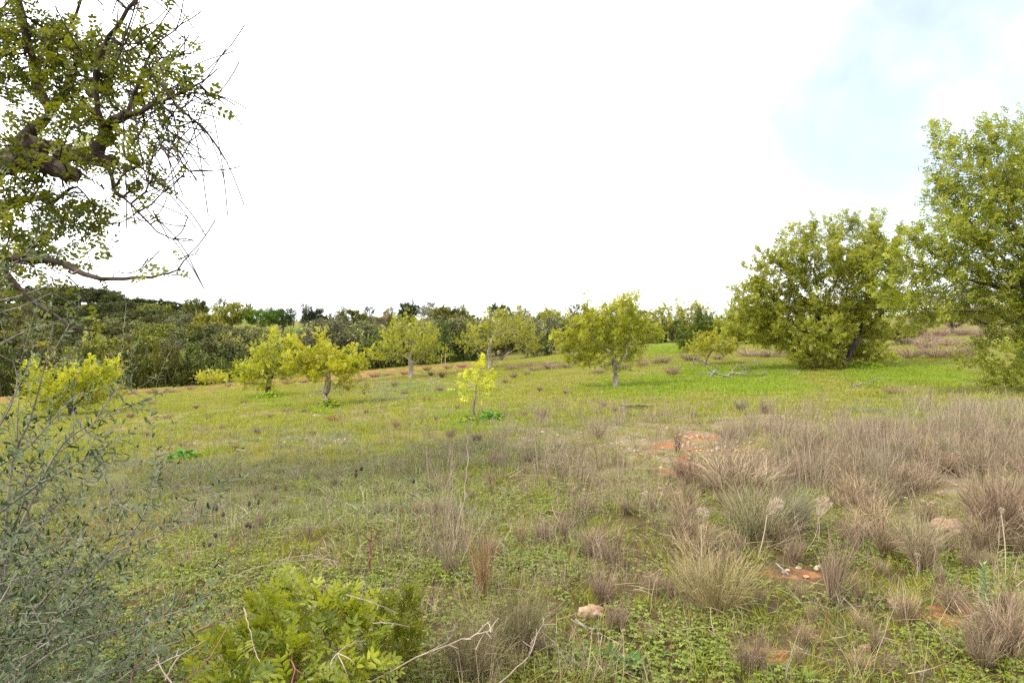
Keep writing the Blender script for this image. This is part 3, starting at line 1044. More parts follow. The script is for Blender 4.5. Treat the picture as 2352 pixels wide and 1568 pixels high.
# dark thicket along the field edge
for u, vb, vt, w in ((270, 905, 835, 90), (330, 902, 822, 90), (390, 896, 826, 90), (450, 890, 818, 90), (510, 882, 824, 80), (560, 880, 830, 70), (215, 908, 830, 80), (150, 912, 836, 90), (80, 915, 830, 90), (10, 918, 832, 90),
                     (840, 850, 790, 80), (800, 856, 800, 70), (1030, 832, 770, 80), (1075, 828, 780, 70), (1000, 838, 790, 60), (700, 868, 815, 70), (1238, 806, 762, 50), (870, 846, 770, 70), (900, 842, 760, 70)):
    o_ = sky_tree('shrub', u, 57 + frs.uniform(0, 5), vt, w * 1.15, 'dark evergreen shrub in the thicket along the far edge of the field', 'thicket along the field edge',
             tint=tuple(np.array((.085, .105, .022)) * frs.uniform(.7, 1.5) * np.array((frs.uniform(.85, 1.15), 1, 1))))
    LAB.append((o_, 'dark evergreen edge shrub', 'wood'))
# the wood itself
slots, tries = [], 0
CLEAR = [(560, 732, 70, 16), (720, 772, 50, 12), (550, 785, 70, 10), (1150, 762, 80, 8), (440, 715, 30, 8)]
while len(slots) < 262 and tries < 6000:
    tries += 1
    u = frs.uniform(-160, 1430)
    d = math.exp(frs.uniform(math.log(61), math.log(212)))
    b = at(u, d)
    uu, vv = UV(b)
    if 470 < u < 600 and d > 165:
        continue
    if 640 < u < 720 and 130 < d < 170:
        continue
    if ell(np.array([float(uu[0] if np.ndim(uu) else uu)]), np.array([float(vv[0] if np.ndim(vv) else vv)]), CLEAR)[0] > .3:
        continue
    if any(abs(uu - a) < 29 and abs(vv - c) < 7 for a, c in slots):
        continue
    if u > 1100 and frs.random() < (u - 1100) / 450:
        continue
    slots.append((float(uu), float(vv)))
    dark = u < 430 and d > 118
    kind = frs.choice(['oak', 'olive', 'carob', 'shrub', 'bare'], p=[.66, .14, .08, .12, .0] if dark else [.2, .27, .32, .12, .09])
    if u > 1040 and kind == 'oak':
        kind = 'olive'
    k = {'oak': (4.4, 6.2), 'olive': (4.4, 5.8), 'carob': (4.2, 6.0), 'shrub': (2.2, 4.2), 'bare': (3.8, 5)}[kind]
    big = np.interp(d, [60, 90, 150], [.8, .92, 1.15]) * frs.choice([.7, 1, 1.3], p=[.3, .45, .25])
    if u > 1040:
        big = min(big, .9)
    h = frs.uniform(.85, 1.15) * k[0] * big
    w = frs.uniform(.85, 1.2) * k[1] * big
    desc = {'oak': 'dark green oak', 'olive': 'grey-green wild olive', 'carob': 'light green carob', 'shrub': 'low evergreen shrub', 'bare': 'brown leafless tree'}[kind]
    where, zone = ('in the dark wood on the upper hillside', 'upper') if dark else (('in the wood just beyond the field edge', 'near') if d < 95 else ('on the wooded middle slope below the skyline', 'middle'))
    LAB.append((far_tree(kind, b, h, w * (1.15 if dark else 1), desc + ' ' + where, f'{desc}s {where}', tint=tuple(np.array(TINT[kind]) * .78) if dark else None), desc, 'wood'))
for u, d, w, h, in ((2140, 75, 5, 3), (2230, 80, 5, 3.2), (2080, 85, 5, 3.2), (2330, 70, 5, 3), (2010, 90, 6, 3.4), (1930, 95, 6, 3.6), (1850, 100, 6, 4), (1770, 105, 6, 4)):
    LAB.append((far_tree('olive', at(u, d), h, w, 'grey olive tree on the heathy slope behind the great carobs', 'olive trees behind the great carobs'), 'grey slope olive', 'wood'))

for u, vb, vt, w, kd in ((1330, 796, 742, 60, 'carob'), (1365, 794, 728, 66, 'olive'), (1440, 792, 735, 60, 'carob'), (1470, 790, 722, 70, 'olive'), (1500, 788, 745, 50, 'shrub'), (1555, 787, 748, 54, 'shrub'), (1610, 789, 742, 60, 'carob'), (1640, 790, 730, 60, 'olive'), (1665, 791, 748, 50, 'shrub'), (1690, 788, 716, 70, 'carob'), (1740, 786, 706, 80, 'carob'), (1780, 786, 712, 70, 'carob'), (1420, 790, 755, 50, 'shrub'), (1300, 800, 752, 50, 'shrub'), (1205, 812, 765, 50, 'shrub'),
                         (2060, 792, 745, 70, 'carob'), (2120, 770, 712, 80, 'olive'), (2190, 765, 702, 80, 'olive'), (2260, 765, 690, 90, 'olive'), (2340, 760, 690, 90, 'carob'), (2090, 775, 745, 50, 'shrub')):
    LAB.append((sky_tree(kd, u, 60, vt, w, 'tree', 'trees and shrubs on the crest', tint={'carob': (.24, .25, .045), 'olive': (.2, .21, .085), 'shrub': (.10, .12, .022)}[kd], vbase=vb), {'carob': 'yellow-green crest carob', 'olive': 'grey-green crest olive', 'shrub': 'dark crest shrub'}[kd], 'wood'))
# the house, pole and mast on the skyline
hb = at(889, 170)
hs = thing('house', 'small house with red roof almost hidden among the skyline trees', 'house', hb)
hx, hz = 1.0, P(889, 736, 170)[2] - hb[2]
rz1 = P(889, 726, 170)[2] - hb[2]
bx = np.array([(-hx, -1.2, -.5), (hx, -1.2, -.5), (hx, 1.2, -.5), (-hx, 1.2, -.5), (-hx, -1.2, hz), (hx, -1.2, hz), (hx, 1.2, hz), (-hx, 1.2, hz)])
bf = np.array([(0, 1, 5, 4), (1, 2, 6, 5), (2, 3, 7, 6), (3, 0, 4, 7)])
M['plaster'] = bark_mat('white_plaster', (.55, .52, .48), (.7, .67, .62), 3, .1)
M['rooftile'] = bark_mat('red_roof_tile', (.12, .03, .02), (.19, .06, .035), 6, .4)
obj('wall', mesh('wall', bx, [bf], M['plaster']), hs)
rv = np.array([(-hx - .2, -1.45, hz - .05), (hx + .2, -1.45, hz - .05), (hx + .2, 1.45, hz - .05), (-hx - .2, 1.45, hz - .05), (-hx - .2, 0, rz1), (hx + .2, 0, rz1)])
obj('roof', mesh('roof', rv, [np.array([(0, 1, 5, 4), (2, 3, 4, 5), (0, 3, 2, 1)]), np.array([(0, 4, 3), (1, 2, 5)])], M['rooftile']), hs)


def pole(name, label, cat, u, vt, d, r, mat):
    b = at(u, d)
    h = P(u, vt, d)[2] - b[2]
    w = Wood()
    w.chain([(0, 0, -.2), (0, 0, h * .5), (.02, 0, h)], [r, r * .9, r * .8], 6)
    w.chain([(0, 0, h * .96), (r * 3, 0, h * .985), (r * 6, 0, h)], [r * .6] * 3, 4)
    v, f = w.get()
    tag(obj(name, mesh(name, v, [f], mat), None, b), label, cat)


pole('utility_pole', 'pale slender pole standing right beside the red roof', 'pole', 903, 716, 168, .11, M['plaster'])
pole('antenna_mast', 'hair-thin mast rising above the skyline trees', 'mast', 1053, 692, 190, .07, M['deadwood'])
for u, vv, side_ in ((1014, 838, 'left'), (1023, 837, 'right')):
    b = hit(u, vv)
    w = Wood()
    w.chain([(0, 0, -.1), (0, 0, .4), (.01, 0, .75)], [.03, .03, .025], 5)
    v, f = w.get()
    tag(obj('fence_post', mesh('fence_post', v, [f], M['palewood']), None, b), f'thin pale post at the field edge, {side_} one of two before the dark thicket', 'post', 'thin posts at the field edge')

# ------------------------------------------------------------------ low growth: prototypes
PROTO = bpy.data.collections.new('growth_prototypes')       # only a source for the ground cover, never linked to the scene


def ribbon(p0, dirn, L, w, bend, rs, seg=3, curl=None):
    """a thin blade or stem as a bent strip; arrays of n blades"""
    n = len(p0)
    dirn = unit(dirn)
    side = unit(np.cross(dirn, rs.normal(size=(n, 3))))
    bd = bend if curl is None else curl
    t = np.linspace(0, 1, seg + 1)
    c = p0[:, None] + dirn[:, None] * (t[None, :, None] * L[:, None, None]) + bd[:, None] * (t[None, :, None] ** 2 * L[:, None, None])
    ww = (w[:, None] * (1 - .85 * t[None] ** 1.5))[..., None] * .5
    v = np.stack([c - side[:, None] * ww, c + side[:, None] * ww], 2).reshape(n, -1, 3)
    m = (seg + 1) * 2
    i = np.arange(seg) * 2
    f1 = np.stack([i, i + 1, i + 3, i + 2], -1)
    f = (f1[None] + (np.arange(n) * m)[:, None, None]).reshape(-1, 4)
    return v.reshape(-1, 3), f, c


def proto(name, v, f, mat, tint):
    o = bpy.data.objects.new(name, mesh(name, v, f if isinstance(f, list) else [f], mat, tint=tint))
    return o


def blades(n, rad, hmin, hmax, w, lean, bend, rs, seg=3):
    p0 = np.zeros((n, 3))
    a, q = rs.random(n) * 2 * PI, rad * np.sqrt(rs.random(n))
    p0[:, 0], p0[:, 1] = q * np.cos(a), q * np.sin(a)
    dn = np.stack([np.cos(a) * q / max(rad, 1e-4), np.sin(a) * q / max(rad, 1e-4), np.zeros(n)], -1) * lean + rs.normal(0, lean * .4, (n, 3))
    dn[:, 2] = 1
    L = rs.uniform(hmin, hmax, n)
    bd = rs.normal(0, bend, (n, 3))
    bd[:, 2] = -np.abs(bd[:, 2]) * .6
    return ribbon(p0, dn, L, np.full(n, w) * rs.uniform(.7, 1.2, n), bd, rs, seg)


def broomy(rs, n=16, rad=.08, h0=.12, h1=.36, w=.0034, tw=3):
    v, f, c = blades(n, rad, h0, h1, w, .22, .13, rs, 4)
    t = [np.repeat(rs.random(n), 10)]
    m = n * tw
    k, s = rs.integers(0, n, m), rs.integers(1, 4, m)
    v2, f2, _ = ribbon(c[k, s], (c[k, s + 1] - c[k, s]) * 8 + rs.normal(0, .4, (m, 3)), rs.uniform(.03, .12, m), np.full(m, .0024), rs.normal(0, .15, (m, 3)), rs, 2)
    t.append(np.repeat(rs.random(m), 6))
    v, f = join([(v, f), (v2, f2)])
    return v, f, np.concatenate(t)


def clover_proto(rs, n=15, rad=.11):
    one, of = leaf_t(.013, .013, .1, .15, fine=False)
    a, q = rs.random(n) * 2 * PI, rad * np.sqrt(rs.random(n))
    c = np.stack([q * np.cos(a), q * np.sin(a), rs.uniform(.012, .06, n)], -1)
    pos, X, Z, ti = [], [], [], []
    for k in range(n):
        nz = unit(rs.normal(0, .28, 3) + np.array((0, 0, 1)))
        a0 = rs.random() * 6.28
        tt = rs.normal(.5, .25)
        for j in range(3):
            aa = a0 + j * 2.094
            pos.append(c[k])
            X.append((math.cos(aa), math.sin(aa), -.15))
            Z.append(nz)
            ti.append(tt)
    v, f = place(one, of, np.array(pos), np.array(X), np.array(Z), rs.uniform(.8, 1.25, len(pos)))
    return v, f, np.repeat(np.clip(ti, 0, 1), len(one))


def protos(fn, n, seed, name, mat):
    out = []
    for i in range(n):
        r_ = fn(np.random.default_rng(seed + i))
        v, f = r_[0], r_[1]
        rs = np.random.default_rng(seed + 50 + i)
        t = r_[2] if len(r_) > 2 and r_[2] is not None and np.ndim(r_[2]) == 1 else np.repeat(rs.random(len(v) // 8 + 1), 8)[:len(v)]
        out.append(proto(name, v, f, mat, t))
    return out


def stuff(name, label, pts, rot, scl, idx, plist, parent_kind='stuff'):
    c = bpy.data.collections.new(name + '_source')
    for k, o in enumerate(plist):
        o.name = f'{name}_{k:02d}'
        c.objects.link(o)
    me = bpy.data.meshes.new(name)
    me.vertices.add(len(pts))
    me.vertices.foreach_set('co', np.asarray(pts, np.float32).ravel())
    a = me.attributes.new('rot', 'FLOAT_VECTOR', 'POINT')
    a.data.foreach_set('vector', np.asarray(rot, np.float32).ravel())
    a = me.attributes.new('scl', 'FLOAT', 'POINT')
    a.data.foreach_set('value', np.asarray(scl, np.float32))
    a = me.attributes.new('idx', 'INT', 'POINT')
    a.data.foreach_set('value', np.asarray(idx, np.int32))
    o = obj(name, me, kind='stuff')
    tag(o, label, 'ground cover')
    g = bpy.data.node_groups.new(name, 'GeometryNodeTree')
    g.interface.new_socket('Geometry', in_out='INPUT', socket_type='NodeSocketGeometry')
    g.interface.new_socket('Geometry', in_out='OUTPUT', socket_type='NodeSocketGeometry')
    gi, go = g.nodes.new('NodeGroupInput'), g.nodes.new('NodeGroupOutput')
    ci = g.nodes.new('GeometryNodeCollectionInfo')
    ci.inputs['Collection'].default_value = c
    ci.inputs['Separate Children'].default_value = True
    ci.inputs['Reset Children'].default_value = True
    ip = g.nodes.new('GeometryNodeInstanceOnPoints')
    ip.inputs['Pick Instance'].default_value = True

    def attr(nm, typ):
        n = g.nodes.new('GeometryNodeInputNamedAttribute')
        n.data_type = typ
        n.inputs['Name'].default_value = nm
        return [x for x in n.outputs if x.enabled and x.name == 'Attribute'][0]
    er = g.nodes.new('FunctionNodeEulerToRotation')
    g.links.new(attr('rot', 'FLOAT_VECTOR'), er.inputs[0])
    g.links.new(gi.outputs[0], ip.inputs['Points'])
    g.links.new(ci.outputs[0], ip.inputs['Instance'])
    g.links.new(attr('idx', 'INT'), ip.inputs['Instance Index'])
    g.links.new(er.outputs[0], ip.inputs['Rotation'])
    g.links.new(attr('scl', 'FLOAT'), ip.inputs['Scale'])
    g.links.new(ip.outputs[0], go.inputs[0])
    md = o.modifiers.new('growth', 'NODES')
    md.node_group = g
    return o


def scatter(r0, r1, dens, seed, prob, power=1.0, half=47):
    """random spots on the ground between two distances, kept by prob(masks)"""
    rs = np.random.default_rng(seed)
    area = math.radians(2 * half) / 2 * (r1 ** 2 - r0 ** 2)
    n = int(area * dens)
    th = np.radians(rs.uniform(-half, half, n))
    q = rs.random(n)
    e = 2.0 * power
    r = (r0 ** e + q * (r1 ** e - r0 ** e)) ** (1 / e)
    x, y = r * np.sin(th), r * np.cos(th)
    z = H(x, y)
    m = masks(x, y, z)
    keep = rs.random(n) < prob(m, x, y, r)
    x, y, z = x[keep], y[keep], z[keep]
    k = len(x)
    rot = np.stack([rs.normal(0, .08, k), rs.normal(0, .08, k), rs.random(k) * 6.28], -1)
    return np.stack([x, y, z], -1), rot, rs, k


# clover carpet in front
pl = protos(lambda rs: clover_proto(rs), 6, 100, 'clover', M['clover'])
p, rot, rs, k = scatter(2.1, 9.5, 210, 201, lambda m, x, y, r: np.clip((1 - m[0] * 1.0) * (1 - .5 * m[2]) * (1 - .55 * m[3]) * (.12 + .88 * sstep(fbm(x * 1.25, y * 1.25, 51), .36, .54)) * (1 - sstep(r, 4.2, 8) * .75), 0, 1))
stuff('clover_carpet', 'low carpet of green clover leaves over the front of the meadow', p, rot, rs.uniform(.7, 1.25, k), rs.integers(0, 6, k), pl)
# short green grass
pl = protos(lambda rs: blades(26, .07, .03, .12, .0035, .5, .3, rs), 5, 110, 'blade', M['grass'])
p, rot, rs, k = scatter(2.2, 15, 56, 202, lambda m, x, y, r: np.clip((1 - m[0]) * (.35 + .65 * sstep(fbm(x * 1.1, y * 1.1, 61), .35, .6)) * (1 - .3 * m[2]), 0, 1), .8)
stuff('meadow_grass', 'short green grass growing through the front meadow', p, rot, rs.uniform(.7, 1.3, k), rs.integers(0, 5, k), pl)
pl = protos(lambda rs: blades(40, .22, .03, .09, .010, .5, .3, rs, 2), 5, 120, 'blade', M['grass'])
p, rot, rs, k = scatter(13, 56, 9, 203, lambda m, x, y, r: np.clip((1 - m[0]) * (1 - .5 * m[2]) * (1 - .5 * m[3]) * (1 - .7 * m[1]), 0, 1), .72)
stuff('field_grass', 'short yellow-green grass covering the open field between the young trees', p, rot, rs.uniform(.7, 1.4, k), rs.integers(0, 5, k), pl)
pl = protos(lambda rs: blades(44, .2, .04, .13, .010, .5, .35, rs, 2), 5, 130, 'blade', M['lushgrass'])
p, rot, rs, k = scatter(9, 56, 16, 204, lambda m, x, y, r: np.clip((m[1] * 1.1 - .15) * (.3 + .9 * sstep(fbm(x * .8, y * .8, 95), .3, .6)), 0, 1), .72)
stuff('lush_grass', 'vivid green fresh grass in patches under the trees', p, rot, rs.uniform(.7, 1.3, k), rs.integers(0, 5, k), pl)


def herb_fn(rs):
    v, f, c = blades(34, .09, .03, .11, .006, .7, .25, rs, 2)
    return v, f, np.repeat(np.clip(rs.normal(.5, .3, 34), 0, 1), 6)


pl = protos(herb_fn, 5, 140, 'herb', M['herb'])
p, rot, rs, k = scatter(3.0, 17, 55, 205, lambda m, x, y, r: np.clip((.10 + m[3] * 1.0) * sstep(fbm(x * 1.7, y * 1.7, 71), .30, .55) * (1 - m[0]), 0, 1), .8)
stuff('grey_herb_cover', 'low grey-green herbs carpeting the middle of the meadow', p, rot, rs.uniform(.7, 1.4, k), rs.integers(0, 5, k), pl)
pl = protos(lambda rs: herb_fn(rs), 4, 145, 'herb', M['herb'])
p, rot, rs, k = scatter(16, 50, 6, 215, lambda m, x, y, r: np.clip(m[3], 0, 1), .75)
stuff('distant_herb_cover', 'grey herbs in bands across the field', p, rot, rs.uniform(1.2, 2.2, k), rs.integers(0, 4, k), pl)
# straw
pl = protos(lambda rs: blades(22, .09, .06, .24, .0028, .45, .25, rs), 6, 150, 'straw', M['straw'])
p, rot, rs, k = scatter(2.3, 19, 32, 206, lambda m, x, y, r: np.clip((1 - m[0]) * (.30 * (1 - sstep(r, 6, 13)) + m[2] * .6) * sstep(fbm(x * 1.2, y * 1.2, 81), .32, .6), 0, 1), .75)
stuff('dry_grass', 'thin straw-coloured dry grass standing over the meadow', p, rot, rs.uniform(.6, 1.3, k), rs.integers(0, 6, k), pl)


pl = protos(lambda rs: broomy(rs), 6, 155, 'dry_stem', M['brownstem'])
p, rot, rs, k = scatter(2.4, 17, 14, 216, lambda m, x, y, r: np.clip((1 - m[0]) * (.20 + .30 * m[2] + .12 * m[3]) * (1 - .7 * sstep(r, 7, 13)) * sstep(fbm(x * .9, y * .9, 83), .36, .62) + .03, 0, 1), .75)
stuff('dry_stems', 'thin brown dead stems standing sparsely all over the meadow', p, rot, rs.uniform(.5, 1.3, k), rs.integers(0, 6, k), pl)
pl = protos(lambda rs: broomy(rs, 30, .12, .24, .52, .0048, 2), 6, 157, 'heath_stem', M['brownstem'])
p, rot, rs, k = scatter(4.0, 15, 24, 217, lambda m, x, y, r: np.clip((ell(m[5], m[6], [(2080, 1100, 480, 130), (2300, 1030, 200, 70)]) * .8 + .14 * (m[5] > 900)) * (1 - m[0]) * (.12 + .88 * sstep(fbm(x * 1.1, y * 1.1, 87), .42, .58)) * .65, 0, 1), .9)
stuff('dry_heath', 'tangled brown dead heath filling the ground between the tussocks on the right', p, rot, rs.uniform(.6, 1.2, k), rs.integers(0, 6, k), pl)


def litter_fn(rs):
    n = 9
    a = rs.random(n) * 6.28
    p0 = np.stack([rs.normal(0, .06, n), rs.normal(0, .06, n), rs.uniform(.005, .05, n)], -1)
    dn = np.stack([np.cos(a), np.sin(a), rs.normal(.12, .22, n)], -1)
    return ribbon(p0, dn, rs.uniform(.06, .26, n), np.full(n, .0035), rs.normal(0, .15, (n, 3)), rs)


pl = protos(litter_fn, 6, 160, 'litter', M['straw'])
p, rot, rs, k = scatter(2.0, 9, 30, 207, lambda m, x, y, r: np.clip(.50 + .5 * sstep(fbm(x, y, 91), .4, .6) - .2, 0, 1))
stuff('dead_stem_litter', 'dead stems and broken twigs lying over the clover', p, rot, rs.uniform(.6, 1.3, k), rs.integers(0, 6, k), pl)


def ico(sub, seed, sq=(1, .8, .6), amp=.28):
    """an irregular stone"""
    t_ = (1 + 5 ** .5) / 2
    v = np.array([(-1, t_, 0), (1, t_, 0), (-1, -t_, 0), (1, -t_, 0), (0, -1, t_), (0, 1, t_), (0, -1, -t_), (0, 1, -t_), (t_, 0, -1), (t_, 0, 1), (-t_, 0, -1), (-t_, 0, 1)], float)
    f = [(0, 11, 5), (0, 5, 1), (0, 1, 7), (0, 7, 10), (0, 10, 11), (1, 5, 9), (5, 11, 4), (11, 10, 2), (10, 7, 6), (7, 1, 8), (3, 9, 4), (3, 4, 2), (3, 2, 6), (3, 6, 8), (3, 8, 9), (4, 9, 5), (2, 4, 11), (6, 2, 10), (8, 6, 7), (9, 8, 1)]
    v = list(unit(v))
    for _ in range(sub):
        mid, nf = {}, []

        def md(a, b):
            k_ = (min(a, b), max(a, b))
            if k_ not in mid:
                v.append(unit(v[a] + v[b]))
                mid[k_] = len(v) - 1
            return mid[k_]
        for a, b, c in f:
            x, y, z = md(a, b), md(b, c), md(c, a)
            nf += [(a, x, z), (b, y, x), (c, z, y), (x, y, z)]
        f = nf
    v = np.array(v)
    rs = np.random.default_rng(seed)
    for _ in range(9):                      # broken facets
        n = unit(rs.normal(size=3))
        dcut = rs.uniform(.55, .9)
        h = v @ n
        v = v - np.outer(np.maximum(h - dcut, 0) * .9, n)
    nz = fbm(v[:, 0] * 2.2 + seed, v[:, 1] * 2.2 + v[:, 2] * 1.7, seed) - .5
    v = v * (1 + amp * nz)[:, None] * np.array(sq)
    return v, np.array(f)


def peb(rs):
    out = []
    for _ in range(6):
        v, f = ico(1, int(rs.integers(1, 9999)))
        s = rs.uniform(.006, .022)
        out.append((v * s + np.array((rs.normal(0, .09), rs.normal(0, .09), s * .3)), f))
    v, f = join(out)
    return v, f, np.full(len(v), .5)


pl = protos(peb, 4, 170, 'pebble', M['stone'])
p, rot, rs, k = scatter(3, 34, 9, 208, lambda m, x, y, r: np.clip(m[0] * .9 + m[2] * .10 + .006, 0, 1), .8)
stuff('gravel', 'small pale stones scattered on the bare red earth', p, rot, rs.uniform(.6, 1.6, k), rs.integers(0, 4, k), pl)
#PART3
# ------------------------------------------------------------------ dry shrubs and broom
def broom_mesh(name, n, hgt, spread, seed, w=.0035, twigs=3, upright=1.0, mats=('broom', 'broom_base'), flat=False):
    """a sheaf of thin branching stems, hgt high"""
    rs = np.random.default_rng(seed)
    a = rs.random(n) * 2 * PI
    q = np.sqrt(rs.random(n))
    p0 = np.stack([q * np.cos(a) * spread * .22, q * np.sin(a) * spread * .22, np.full(n, -.01)], -1)
    dn = np.stack([np.cos(a) * q * spread * .9, np.sin(a) * q * spread * .9, np.full(n, hgt * upright)], -1) + rs.normal(0, hgt * .10, (n, 3))
    L = hgt * rs.uniform(.55, 1.08, n) * (1 - .2 * q)
    bd = rs.normal(0, .12, (n, 3)) + np.stack([np.cos(a), np.sin(a), np.zeros(n)], -1) * .10
    v, f, c = ribbon(p0, dn, L, np.full(n, w * 1.2), bd, rs, 4)
    vs, fs, ti = [v], [f], [np.repeat(rs.random(n), 10)]
    off = len(v)
    if twigs:
        # fine side twigs from the upper part of the stems
        m = n * twigs
        k = rs.integers(0, n, m)
        sgm = rs.integers(1, 4, m)
        fr = rs.random(m)[:, None]
        st = c[k, sgm] * (1 - fr) + c[k, sgm + 1] * fr
        d2 = unit(c[k, sgm + 1] - c[k, sgm]) + rs.normal(0, .33, (m, 3))
        v2, f2, _ = ribbon(st, d2, hgt * rs.uniform(.12, .34, m), np.full(m, w * .8), rs.normal(0, .15, (m, 3)), rs, 2)
        vs.append(v2)
        fs.append(f2 + off)
        ti.append(np.repeat(rs.random(m), 6))
    return np.concatenate(vs), np.concatenate(fs), np.concatenate(ti)


SH = {}
for i in range(4):                       # heath tussocks, 1 m high, scaled where they stand
    v, f, t_ = broom_mesh('stems', 170, 1.0, .42, 300 + i, w=.0085, twigs=4)
    SH[('heath', i)] = mesh('stems', v, [f], M['heath'], tint=t_)
for i in range(3):                       # rounded cushions
    v, f, t_ = broom_mesh('stems', 210, 1.0, 1.25, 310 + i, w=.012, twigs=3, upright=.8)
    SH[('cushion', i)] = mesh('stems', v, [f], M['heath'], tint=t_)
for i in range(3):                       # broom, dense and fine
    v, f, t_ = broom_mesh('stems', 300, 1.0, .58, 320 + i, w=.0066, twigs=5)
    SH[('broom', i)] = mesh('stems', v, [f], M['broom'], tint=t_)
for i in range(3):                       # narrow dry grass tussock
    v, f, t_ = broom_mesh('stems', 130, 1.0, .26, 330 + i, w=.007, twigs=1)
    SH[('tuft', i)] = mesh('stems', v, [f], M['heath'], tint=t_)
v, f, t_ = broom_mesh('stems', 260, 1.0, .85, 340, w=.0066, twigs=5)
SH[('wide', 0)] = mesh('stems', v, [f], M['broom'], tint=t_)
SHN = {'heath': ('heath_tussock', 'tussock'), 'cushion': ('dry_shrub', 'shrub'), 'broom': ('broom_shrub', 'shrub'), 'tuft': ('grass_tussock', 'tussock'), 'wide': ('broom_shrub', 'shrub')}
srs = np.random.default_rng(55)
PURPLE, BROWN, GREY, RUST, TAN, GREEN = (.92, .82, .80), (.95, .90, .80), (.85, .85, .88), (1.1, .8, .55), (1.05, .98, .82), (.8, 1.0, .65)


def shrub(kind, u, v, hpx, wpx, label, tint, group=None, base=None):
    b = hit(u, v) if base is None else base
    d = b[1]
    h, w = hpx * d / FPX, wpx * d / FPX
    ks = [k for k in SH if k[0] == kind]
    me = SH[ks[srs.integers(0, len(ks))]]
    wn = {'heath': .80, 'cushion': 1.7, 'broom': 1.05, 'tuft': .5, 'wide': 1.35}[kind]
    nm, cat = SHN[kind]
    o = obj(nm, me, None, b)
    tag(o, label, cat, group)
    o.scale = (w / wn, w / wn, h)
    o.rotation_euler = (srs.normal(0, .06), srs.normal(0, .06), srs.uniform(0, 6.28))
    k = srs.uniform(.85, 1.15)
    o.color = (tint[0] * k, tint[1] * k, tint[2] * k, 1)
    return o


